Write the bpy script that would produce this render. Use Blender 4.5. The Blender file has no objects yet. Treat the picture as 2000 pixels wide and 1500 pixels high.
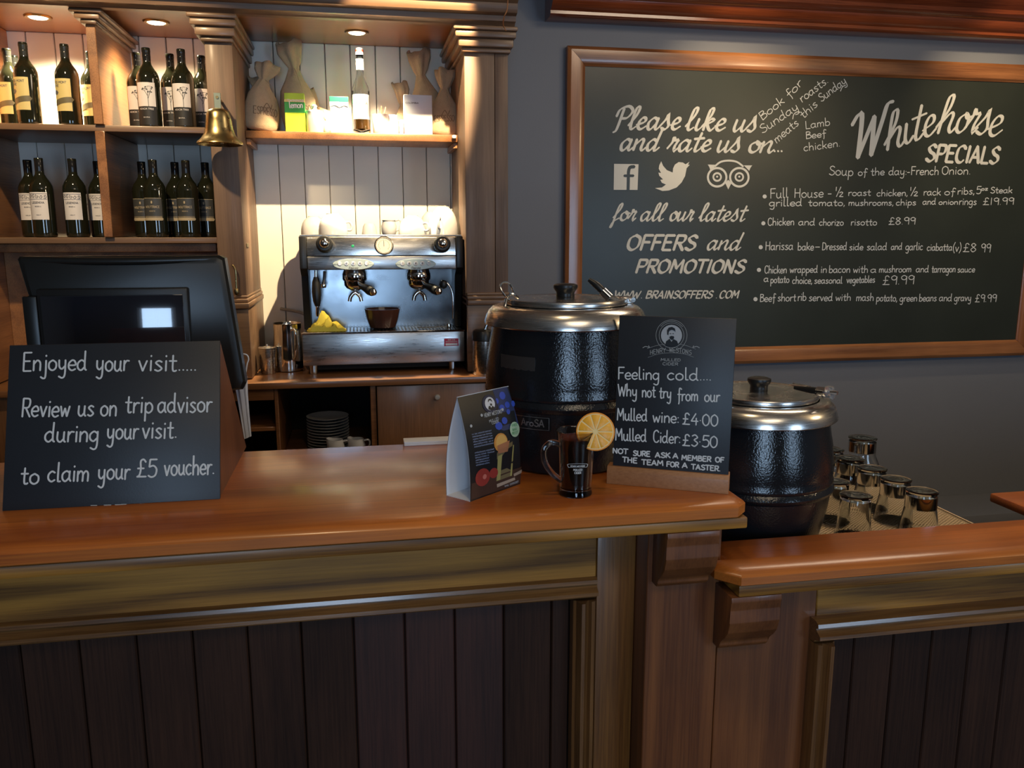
import bpy, bmesh, math, random
from mathutils import Vector, Matrix, noise
random.seed(7)
PI=math.pi
S=bpy.context.scene; C=S.collection
# ------------------------------------------------------------------ camera, world, lights, exposure
YAW,PIT,ROL,FPX,CZ=math.radians(-10.52),math.radians(10.40),math.radians(.03),1600.,1.57
cy_,sy_,cp_,sp_=math.cos(YAW),math.sin(YAW),math.cos(PIT),math.sin(PIT)
FWD=Vector((-sy_*cp_,cy_*cp_,-sp_)); RT=Vector((cy_,sy_,0)); UP=RT.cross(FWD)
cam=bpy.data.cameras.new('camera'); camo=bpy.data.objects.new('camera',cam); C.objects.link(camo)
cam.sensor_width=36; cam.lens=FPX/2000*36; cam.clip_start=.02
camo.matrix_world=Matrix(((RT.x,UP.x,-FWD.x,0),(RT.y,UP.y,-FWD.y,0),(RT.z,UP.z,-FWD.z,CZ),(0,0,0,1)))
S.camera=camo
S.view_settings.view_transform='Standard'; S.view_settings.look='None'
S.view_settings.exposure=0.0; S.view_settings.gamma=1; S.view_settings.use_curve_mapping=False
S.cycles.use_denoising=True; S.cycles.max_bounces=8; S.cycles.transmission_bounces=8; S.cycles.transparent_max_bounces=12
S.cycles.caustics_reflective=False; S.cycles.caustics_refractive=False; S.cycles.sample_clamp_indirect=4
W=bpy.data.worlds.new('world'); S.world=W; W.use_nodes=True
W.node_tree.nodes['Background'].inputs[0].default_value=(.55,.7,1,1); W.node_tree.nodes['Background'].inputs[1].default_value=.3
def light(name,kind,loc,aim,energy,col,**k):
    l=bpy.data.lights.new(name,kind); l.energy=energy; l.color=col
    for a,v in k.items(): setattr(l,a,v)
    o=bpy.data.objects.new(name,l); C.objects.link(o); o.location=loc
    o.rotation_euler=(Vector(aim)-Vector(loc)).to_track_quat('-Z','Y').to_euler(); return o
WARM=(1,.74,.42); DAY=(.50,.72,1)
# daylight through the two windows behind the camera
light('window_light','AREA',(-.25,-2.58,1.5),(-.25,0,1.45),42,DAY,shape='RECTANGLE',size=.9,size_y=1.5)
light('window_light','AREA',(3.1,-2.58,1.5),(2.6,0,1.4),40,DAY,shape='RECTANGLE',size=1.1,size_y=1.5)
# added soft warm fill below the ceiling behind the camera, for ambient light
light('ceiling_fill','AREA',(.6,-.6,2.9),(.6,.2,0),19,(1,.80,.56),shape='DISK',size=1.3)
light('ceiling_fill','AREA',(1.7,2.35,2.9),(1.8,3.2,0),20,(1,.80,.58),shape='DISK',size=1.0)  # added warm fill above the aisle, brightens the chalkboard wall
# ceiling spots over the aisle and along the chalkboard
light('ceiling_spot','SPOT',(.42,2.74,2.86),(-.01,3.88,1.66),400,WARM,spot_size=.69,spot_blend=.3,shadow_soft_size=.012)
light('ceiling_spot','SPOT',(1.62,3.15,2.86),(1.85,3.9,1.95),48,WARM,spot_size=1.15,spot_blend=.9,shadow_soft_size=.03)
light('ceiling_spot','SPOT',(3.05,3.1,2.86),(3.25,3.9,2.0),48,WARM,spot_size=1.15,spot_blend=.9,shadow_soft_size=.03)
light('ceiling_spot','SPOT',(.2,.9,2.86),(.15,1.6,1.1),14,WARM,spot_size=1.6,spot_blend=.8,shadow_soft_size=.04)
light('ceiling_spot','SPOT',(-.95,2.3,2.86),(-1.02,3.8,1.72),120,WARM,spot_size=1.1,spot_blend=.6,shadow_soft_size=.03)
# small pendant over the right-hand end of the room
light('ceiling_spot','SPOT',(1.45,2.0,2.86),(1.28,1.8,.9),60,WARM,spot_size=.55,spot_blend=.8,shadow_soft_size=.03)
light('pendant_lamp','POINT',(3.35,.75,2.42),(3.35,.75,0),40,WARM,shadow_soft_size=.07)
# downlights recessed in the dresser soffit
DL=[(-1.17,3.6,2.375,150),(-.745,3.6,2.375,55),(.025,3.625,2.375,310)]
for x,y,z,e in DL: light('soffit_downlight_beam','SPOT',(x,y,z-.012),(x,y+.10,2.375-1),e*.8,(1,.80,.50),spot_size=(1.5 if e>200 else 2.4),spot_blend=.8,shadow_soft_size=.025)
# ------------------------------------------------------------------ helpers
def ray(x,y): return RT*((x-1000)/FPX)+UP*((750-y)/FPX)+FWD
EYE=Vector((0,0,CZ))
def hit(x,y,p,n):
    d=ray(x,y); p=Vector(p); n=Vector(n); return EYE+d*((p-EYE).dot(n)/d.dot(n))
def hY(x,y,Y): return hit(x,y,(0,Y,0),(0,1,0))
def hZ(x,y,Z): return hit(x,y,(0,0,Z),(0,0,1))
class MB:
    def __init__(s): s.V=[]; s.F=[]; s.M=[]; s.mi=0
    def add(s,V,F):
        n=len(s.V); s.V+=[tuple(v) for v in V]; s.F+=[tuple(i+n for i in f) for f in F]; s.M+=[s.mi]*len(F); return s
    def box(s,x0,x1,y0,y1,z0,z1,bv=0,seg=2):
        V=[(x,y,z) for z in (z0,z1) for y in (y0,y1) for x in (x0,x1)]
        F=[(0,2,3,1),(4,5,7,6),(0,1,5,4),(2,6,7,3),(0,4,6,2),(1,3,7,5)]
        if not bv: return s.add(V,F)
        return s.bev(V,F,bv,seg)
    def bev(s,V,F,bv,seg=2):
        bm=bmesh.new(); vs=[bm.verts.new(v) for v in V]
        for f in F: bm.faces.new([vs[i] for i in f])
        bmesh.ops.bevel(bm,geom=bm.edges[:],offset=bv,segments=seg,profile=.5,affect='EDGES',clamp_overlap=True)
        bm.verts.index_update(); V=[v.co.copy() for v in bm.verts]; F=[[v.index for v in f.verts] for f in bm.faces]; bm.free()
        return s.add(V,F)
    def prism(s,pts,ax,a,b,bv=0):
        # pts 2-D; ax = axis of extrusion 'x' (pts=(y,z)), 'y' (pts=(x,z)), 'z' (pts=(x,y))
        f={'x':lambda p,t:(t,p[0],p[1]),'y':lambda p,t:(p[0],t,p[1]),'z':lambda p,t:(p[0],p[1],t)}[ax]
        n=len(pts); V=[f(p,a) for p in pts]+[f(p,b) for p in pts]
        F=[tuple(range(n))[::-1],tuple(range(n,2*n))]+[(i,(i+1)%n,(i+1)%n+n,i+n) for i in range(n)]
        return s.bev(V,F,bv) if bv else s.add(V,F)
    def lathe(s,prof,c=(0,0,0),seg=32,M=None,fn=None):
        V=[];F=[];idx=[]
        for r,z in prof:
            if r<1e-6: idx.append([len(V)]); V.append(Vector((0,0,z)))
            else:
                idx.append(list(range(len(V),len(V)+seg)))
                for k in range(seg):
                    a=2*PI*k/seg; rr=r
                    V.append(Vector((rr*math.cos(a),rr*math.sin(a),z)))
        for A,B in zip(idx,idx[1:]):
            if len(A)==1 and len(B)==1: continue
            for k in range(seg):
                k2=(k+1)%seg
                if len(A)==1: F.append((A[0],B[k2],B[k]) )
                elif len(B)==1: F.append((A[k],A[k2],B[0]))
                else: F.append((A[k],A[k2],B[k2],B[k]))
        if fn: V=[fn(v) for v in V]
        c=Vector(c); V=[((M@v) if M else v)+c for v in V]
        return s.add(V,F)
    def tube(s,P,r,seg=8,cap=True):
        P=[Vector(p) for p in P]; n=len(P); R=[r]*n if not hasattr(r,'__len__') else r
        V=[];F=[];up=None
        for i,p in enumerate(P):
            t=(P[min(i+1,n-1)]-P[max(i-1,0)]).normalized()
            if up is None: up=t.orthogonal().normalized()
            else: up=(up-t*up.dot(t)).normalized()
            b=t.cross(up)
            for k in range(seg):
                a=2*PI*k/seg; V.append(p+(up*math.cos(a)+b*math.sin(a))*R[i])
        for i in range(n-1):
            for k in range(seg):
                k2=(k+1)%seg; F.append((i*seg+k,i*seg+k2,(i+1)*seg+k2,(i+1)*seg+k))
        if cap: F.append(tuple(range(seg))[::-1]); F.append(tuple(range((n-1)*seg,n*seg)))
        return s.add(V,F)
    def xf(s,M): s.V=[tuple(M@Vector(v)) for v in s.V]; return s
def crom(P,n=5,closed=False):
    P=[Vector(p) for p in P]; out=[]
    if len(P)<3: return P
    Q=[P[-1]]+P+[P[0],P[1]] if closed else [P[0]*2-P[1]]+P+[P[-1]*2-P[-2]]
    for i in range(1,len(Q)-2):
        a,b,c,d=Q[i-1:i+3]
        for k in range(n):
            t=k/n; out.append(.5*((2*b)+(c-a)*t+(2*a-5*b+4*c-d)*t*t+(3*b-a-3*c+d)*t**3))
    if not closed: out.append(P[-1])
    return out
def Wm(o):
    m=Matrix.Identity(4)
    while o: m=o.matrix_basis@m; o=o.parent
    return m
def obj(name,mb,mats,parent=None,local=False,sharp=38,label=None,kind=None):
    me=bpy.data.meshes.new(name); me.from_pydata(mb.V,[],mb.F)
    if not isinstance(mats,(list,tuple)): mats=[mats]
    for m in mats: me.materials.append(m)
    for p,i in zip(me.polygons,mb.M): p.material_index=min(i,len(mats)-1); p.use_smooth=True
    if parent and not local: me.transform(Wm(parent).inverted())
    bm=bmesh.new(); bm.from_mesh(me); bmesh.ops.recalc_face_normals(bm,faces=bm.faces) if sharp else None; bm.to_mesh(me); bm.free()
    me.set_sharp_from_angle(angle=math.radians(sharp or 180)); me.update()
    o=bpy.data.objects.new(name,me); C.objects.link(o)
    if parent: o.parent=parent
    if label: o['label']=label
    if kind: o['kind']=kind
    return o
def thing(name,label,cat,loc=(0,0,0),rz=0,group=None):
    o=bpy.data.objects.new(name,None); C.objects.link(o); o.empty_display_size=.05
    o.location=loc; o.rotation_euler=(0,0,rz); o['label']=label; o['category']=cat
    if group: o['group']=group
    return o
def struct(name,mb,m,parent=None,kind='structure'):
    return obj(name,mb,m,parent,kind=kind)
def dup(root,loc,rz,label,group=None,scale=None):
    r=root.copy(); C.objects.link(r); r.location=loc; r.rotation_euler=(0,0,rz); r['label']=label
    if group: r['group']=group
    if scale: r.scale=scale
    for ch in list(root.children):
        c=ch.copy(); C.objects.link(c); c.parent=r
        for g in list(ch.children):
            d=g.copy(); C.objects.link(d); d.parent=c
    return r
# ------------------------------------------------------------------ materials
def nt(name):
    m=bpy.data.materials.new(name); m.use_nodes=True; N=m.node_tree; return m,N,N.nodes['Principled BSDF']
def c4(c): return (c[0],c[1],c[2],1)
def mat(name,col,rough=.5,metal=0,bump=0,bscale=200,var=0,vscale=8,coat=0,trans=0,ior=1.45,emit=0,spec=.5,alpha=1,brush=None,rvar=0):
    m,N,b=nt(name); n=N.nodes; L=N.links.new
    b.inputs['Base Color'].default_value=c4(col); b.inputs['Roughness'].default_value=rough; b.inputs['Metallic'].default_value=metal
    b.inputs['Coat Weight'].default_value=coat; b.inputs['Coat Roughness'].default_value=.08; b.inputs['Transmission Weight'].default_value=trans
    b.inputs['IOR'].default_value=ior; b.inputs['Specular IOR Level'].default_value=spec; b.inputs['Alpha'].default_value=alpha
    if emit: b.inputs['Emission Color'].default_value=c4(col); b.inputs['Emission Strength'].default_value=emit
    if var or bump or rvar:
        tc=n.new('ShaderNodeTexCoord'); mp=n.new('ShaderNodeMapping'); L(tc.outputs['Object'],mp.inputs[0])
        if brush: mp.inputs['Scale'].default_value=brush
    if var or rvar:
        t=n.new('ShaderNodeTexNoise'); t.inputs['Scale'].default_value=vscale; t.inputs['Detail'].default_value=5; L(mp.outputs[0],t.inputs['Vector'])
    if var:
        mx=n.new('ShaderNodeMix'); mx.data_type='RGBA'; L(t.outputs['Fac'],mx.inputs['Factor'])
        mx.inputs[6].default_value=c4([x*(1-var) for x in col]); mx.inputs[7].default_value=c4([min(1,x*(1+var)) for x in col]); L(mx.outputs[2],b.inputs['Base Color'])
    if rvar:
        mr=n.new('ShaderNodeMapRange'); L(t.outputs['Fac'],mr.inputs[0]); mr.inputs[1].default_value=.3; mr.inputs[2].default_value=.7
        mr.inputs[3].default_value=max(.02,rough-rvar); mr.inputs[4].default_value=rough+rvar; L(mr.outputs[0],b.inputs['Roughness'])
    if bump:
        t2=n.new('ShaderNodeTexNoise'); t2.inputs['Scale'].default_value=bscale; t2.inputs['Detail'].default_value=2; L(mp.outputs[0],t2.inputs['Vector'])
        bp=n.new('ShaderNodeBump'); bp.inputs['Strength'].default_value=bump; bp.inputs['Distance'].default_value=.002; L(t2.outputs['Fac'],bp.inputs['Height']); L(bp.outputs[0],b.inputs['Normal'])
    return m
def wood(name,dark,light_,axis='x',rough=.4,coat=0,ring=26,across=9,along=.9,streak=.5,bump=.15,patch=None):
    m,N,b=nt(name); n=N.nodes; L=N.links.new
    tc=n.new('ShaderNodeTexCoord'); oi=n.new('ShaderNodeObjectInfo'); vm=n.new('ShaderNodeVectorMath'); vm.operation='ADD'
    sc=n.new('ShaderNodeMath'); sc.operation='MULTIPLY'; sc.inputs[1].default_value=37.; L(oi.outputs['Random'],sc.inputs[0]); L(tc.outputs['Object'],vm.inputs[0]); L(sc.outputs[0],vm.inputs[1])
    def mp(a,c):
        q=n.new('ShaderNodeMapping'); s_=[c,c,c]; s_['xyz'.index(axis)]=a; q.inputs['Scale'].default_value=s_; L(vm.outputs[0],q.inputs[0]); return q
    t=n.new('ShaderNodeTexNoise'); t.inputs['Scale'].default_value=1; t.inputs['Detail'].default_value=1.5; t.inputs['Roughness'].default_value=.4; L(mp(along,across).outputs[0],t.inputs['Vector'])
    mu=n.new('ShaderNodeMath'); mu.operation='MULTIPLY'; mu.inputs[1].default_value=ring*2; L(t.outputs['Fac'],mu.inputs[0])
    sn=n.new('ShaderNodeMath'); sn.operation='SINE'; L(mu.outputs[0],sn.inputs[0])
    r1=n.new('ShaderNodeMapRange'); L(sn.outputs[0],r1.inputs[0]); r1.inputs[1].default_value=-1; r1.inputs[2].default_value=.9
    t2=n.new('ShaderNodeTexNoise'); t2.inputs['Scale'].default_value=1; t2.inputs['Detail'].default_value=4; t2.inputs['Roughness'].default_value=.65; L(mp(6,260).outputs[0],t2.inputs['Vector'])
    r2=n.new('ShaderNodeMapRange'); L(t2.outputs['Fac'],r2.inputs[0]); r2.inputs[1].default_value=.35; r2.inputs[2].default_value=.62
    mx=n.new('ShaderNodeMix'); mx.data_type='FLOAT'; mx.inputs[0].default_value=streak; L(r1.outputs[0],mx.inputs[2]); L(r2.outputs[0],mx.inputs[3])
    cm=n.new('ShaderNodeMix'); cm.data_type='RGBA'; L(mx.outputs[0],cm.inputs[0]); cm.inputs[6].default_value=c4(dark); cm.inputs[7].default_value=c4(light_)
    t3=n.new('ShaderNodeTexNoise'); t3.inputs['Scale'].default_value=3; t3.inputs['Detail'].default_value=2; L(vm.outputs[0],t3.inputs['Vector'])
    r3=n.new('ShaderNodeMapRange'); L(t3.outputs['Fac'],r3.inputs[0]); r3.inputs[1].default_value=.3; r3.inputs[2].default_value=.7; r3.inputs[3].default_value=.78; r3.inputs[4].default_value=1.2
    vs=n.new('ShaderNodeVectorMath'); vs.operation='SCALE'; L(cm.outputs[2],vs.inputs[0]); L(r3.outputs[0],vs.inputs['Scale']); L(vs.outputs[0],b.inputs['Base Color'])
    b.inputs['Roughness'].default_value=rough; b.inputs['Coat Weight'].default_value=coat; b.inputs['Coat Roughness'].default_value=.16
    bp=n.new('ShaderNodeBump'); bp.inputs['Strength'].default_value=bump; bp.inputs['Distance'].default_value=.0008; L(mx.outputs[0],bp.inputs['Height']); L(bp.outputs[0],b.inputs['Normal'])
    return m
def worktop_mat():   # glued-up staves of varnished redwood running along x
    m=wood('varnished_bar_top',(.24,.054,.010),(.52,.155,.022),'x',.34,.5,ring=7,across=7,along=.7,streak=.35,bump=.05)
    N=m.node_tree; n=N.nodes; L=N.links.new; b=n['Principled BSDF']
    src=b.inputs['Base Color'].links[0].from_socket
    tc=n.new('ShaderNodeTexCoord'); sx=n.new('ShaderNodeSeparateXYZ'); L(tc.outputs['Object'],sx.inputs[0])
    d=n.new('ShaderNodeMath'); d.operation='MULTIPLY'; d.inputs[1].default_value=8.6; L(sx.outputs['Y'],d.inputs[0])
    fl=n.new('ShaderNodeMath'); fl.operation='FLOOR'; L(d.outputs[0],fl.inputs[0])
    wn=n.new('ShaderNodeTexWhiteNoise'); wn.noise_dimensions='1D'; L(fl.outputs[0],wn.inputs['W'])
    mr=n.new('ShaderNodeMapRange'); L(wn.outputs['Value'],mr.inputs[0]); mr.inputs[3].default_value=.75; mr.inputs[4].default_value=1.15
    fr=n.new('ShaderNodeMath'); fr.operation='FRACT'; L(d.outputs[0],fr.inputs[0])
    gt=n.new('ShaderNodeMath'); gt.operation='GREATER_THAN'; gt.inputs[1].default_value=.985; L(fr.outputs[0],gt.inputs[0])
    sb=n.new('ShaderNodeMath'); sb.operation='MULTIPLY_ADD'; sb.inputs[1].default_value=-.35; L(gt.outputs[0],sb.inputs[0]); L(mr.outputs[0],sb.inputs[2])
    vs=n.new('ShaderNodeVectorMath'); vs.operation='SCALE'; L(src,vs.inputs[0]); L(sb.outputs[0],vs.inputs['Scale']); L(vs.outputs[0],b.inputs['Base Color'])
    return m
M_top=worktop_mat()
M_oakx=wood('golden_oak',(.092,.034,.004),(.42,.185,.026),'x',.45,.12,ring=26,across=8,along=.5,streak=.3)
M_oakz=wood('golden_oak_upright',(.10,.037,.008),(.225,.092,.020),'z',.4,.3,ring=9,across=10,along=.5,streak=.6)
M_post=wood('red_brown_post',(.085,.025,.007),(.20,.068,.019),'z',.45,.2,ring=13,across=9,along=.45,streak=.4)
M_mold=wood('dark_oak_moulding',(.07,.028,.009),(.22,.10,.03),'x',.28,.6,ring=7,across=12,along=.8,streak=.6)
M_moldz=wood('dark_oak_moulding_upright',(.07,.028,.009),(.20,.09,.028),'z',.28,.6,ring=7,across=12,along=.8,streak=.6)
M_plank=wood('dark_stained_plank',(.016,.006,.003),(.042,.017,.0085),'z',.6,0,ring=6,across=9,along=.5,streak=.6)
for m9 in (M_plank,): m9.node_tree.nodes['Principled BSDF'].inputs['Specular IOR Level'].default_value=.25
M_plankr=wood('dark_red_stained_plank',(.024,.006,.003),(.06,.018,.010),'z',.6,0,ring=6,across=9,along=.5,streak=.6)
M_hutz=wood('dresser_oak_upright',(.115,.066,.042),(.205,.125,.080),'z',.55,.03,ring=12,across=10,along=.4,streak=.45)
M_hutx=wood('dresser_oak',(.115,.064,.036),(.20,.115,.064),'x',.42,.15,ring=10,across=12,along=.6,streak=.5)
M_hutd=wood('dresser_oak_warm',(.14,.055,.02),(.34,.15,.055),'y',.4,.2,ring=9,across=10,along=.6,streak=.5)
M_soff=wood('soffit_veneer',(.17,.07,.028),(.26,.12,.05),'x',.35,.3,ring=4,across=6,along=.6,streak=.5)
M_frame=wood('chalkboard_frame_oak',(.13,.045,.016),(.40,.165,.062),'x',.28,.5,ring=10,across=8,along=.9,streak=.35)
M_framez=wood('chalkboard_frame_oak_upright',(.15,.05,.018),(.36,.14,.05),'z',.28,.5,ring=9,across=8,along=.7,streak=.35)
M_mahog=wood('mahogany_cornice',(.10,.020,.008),(.26,.062,.02),'x',.16,.8,ring=3,across=6,along=.5,streak=.5)
M_ctr=wood('back_counter_wood',(.15,.062,.022),(.30,.13,.05),'x',.35,.3,ring=5,across=8,along=.5,streak=.6)
M_door=wood('back_counter_door_wood',(.15,.068,.027),(.26,.12,.052),'z',.42,.2,ring=4,across=8,along=.4,streak=.7)
M_pale=wood('pale_pine_base',(.30,.125,.045),(.42,.19,.075),'x',.5,.05,ring=4,across=6,along=.5,streak=.6)
M_side=wood('sign_side_wood',(.13,.045,.016),(.24,.09,.034),'z',.5,.05,ring=6,across=12,along=.8,streak=.5)
M_cream=mat('cream_painted_board',(.84,.81,.74),.55,var=.05,vscale=6,bump=.05,bscale=60)
M_grey=mat('grey_blue_wall_paint',(.180,.192,.222),.7,var=.05,vscale=3,bump=.12,bscale=140)
M_dark=mat('dark_gap',(.010,.008,.006),.8)
M_board=mat('blackboard_paint',(.028,.034,.028),.33,var=.35,vscale=2.2,bump=.03,bscale=400,spec=.45)
M_slate=mat('chalk_sign_black',(.018,.021,.026),.42,var=.2,vscale=7,bump=.05,bscale=300)
M_paint=mat('white_signwriting_paint',(.62,.62,.58),.6)
M_chalk=mat('chalk_pen_white',(.60,.62,.62),.8,var=.12,vscale=150)
M_chalkd=mat('chalk_pen_faint',(.42,.44,.43),.8,var=.25,vscale=120)
M_print=mat('faint_printed_silver',(.26,.27,.27),.5)
M_steel=mat('stainless_steel',(.62,.60,.57),.24,1,rvar=.06,vscale=20,brush=(1,1,30))
M_steelb=mat('brushed_steel_panel',(.50,.50,.50),.33,1,rvar=.08,vscale=6,brush=(3,3,40))
M_knob=mat('satin_chrome_knob',(.62,.60,.56),.3,.55)
M_chrome=mat('chrome',(.75,.75,.74),.08,1)
M_blackp=mat('black_plastic',(.012,.012,.012),.35,bump=.05,bscale=300)
M_blackm=mat('black_gloss_plastic',(.010,.010,.011),.12)
M_till=mat('till_black_plastic',(.011,.011,.010),.33)
M_enamel=mat('black_textured_enamel',(.008,.009,.011),.15,bump=.30,bscale=270,spec=.6)
M_glassb=mat('dark_bottle_glass',(.010,.011,.006),.05,coat=.3,spec=.7)
M_screen=mat('till_screen_glass',(.010,.012,.018),.03,spec=1,coat=1)
M_glass=mat('clear_glass',(.95,.97,.97),.02,trans=1,ior=1.45)
M_cider=mat('dark_mulled_cider',(.20,.035,.015),.08,trans=.5,ior=1.34)
M_white=mat('white_glazed_china',(.55,.56,.58),.12,coat=.4)
M_whitep=mat('white_card',(.74,.76,.80),.7)
M_jute=mat('hessian_cloth',(.52,.40,.26),.9,bump=.9,bscale=420,var=.15,vscale=60)
M_brass=mat('old_brass',(.42,.33,.16),.30,1,rvar=.08,vscale=30)
M_yellow=mat('yellow_cleaning_cloth',(.62,.52,.07),.9,bump=.3,bscale=200)
M_bowl=mat('brown_glazed_bowl',(.085,.032,.02),.2)
M_bulb=mat('lit_halogen_lamp',(1,.86,.62),.3,emit=14)
M_bezel=mat('downlight_brass_ring',(.35,.22,.10),.3,1)
M_orange=mat('orange_flesh',(.90,.42,.03),.35,var=.12,vscale=90,bump=.3,bscale=180)
M_peel=mat('orange_peel',(.85,.30,.02),.45,bump=.3,bscale=300)
M_pith=mat('orange_pith',(.88,.66,.28),.6)
def flat(name,col,rough=.5): return mat(name,col,rough)
F_black=flat('print_black',(.010,.011,.013),.35); F_gold=flat('label_gold_paper',(.62,.50,.20),.5); F_goldd=flat('label_dark_olive_print',(.13,.11,.06),.5)
F_labw=flat('label_white_paper',(.66,.62,.60),.6); F_labk=flat('label_black_print',(.018,.018,.018),.5); F_labg=flat('label_charcoal_paper',(.045,.046,.045),.45)
F_tan=flat('label_tan_strip',(.42,.34,.22),.5); F_ink=flat('ink_grey',(.10,.10,.11),.6)
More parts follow.
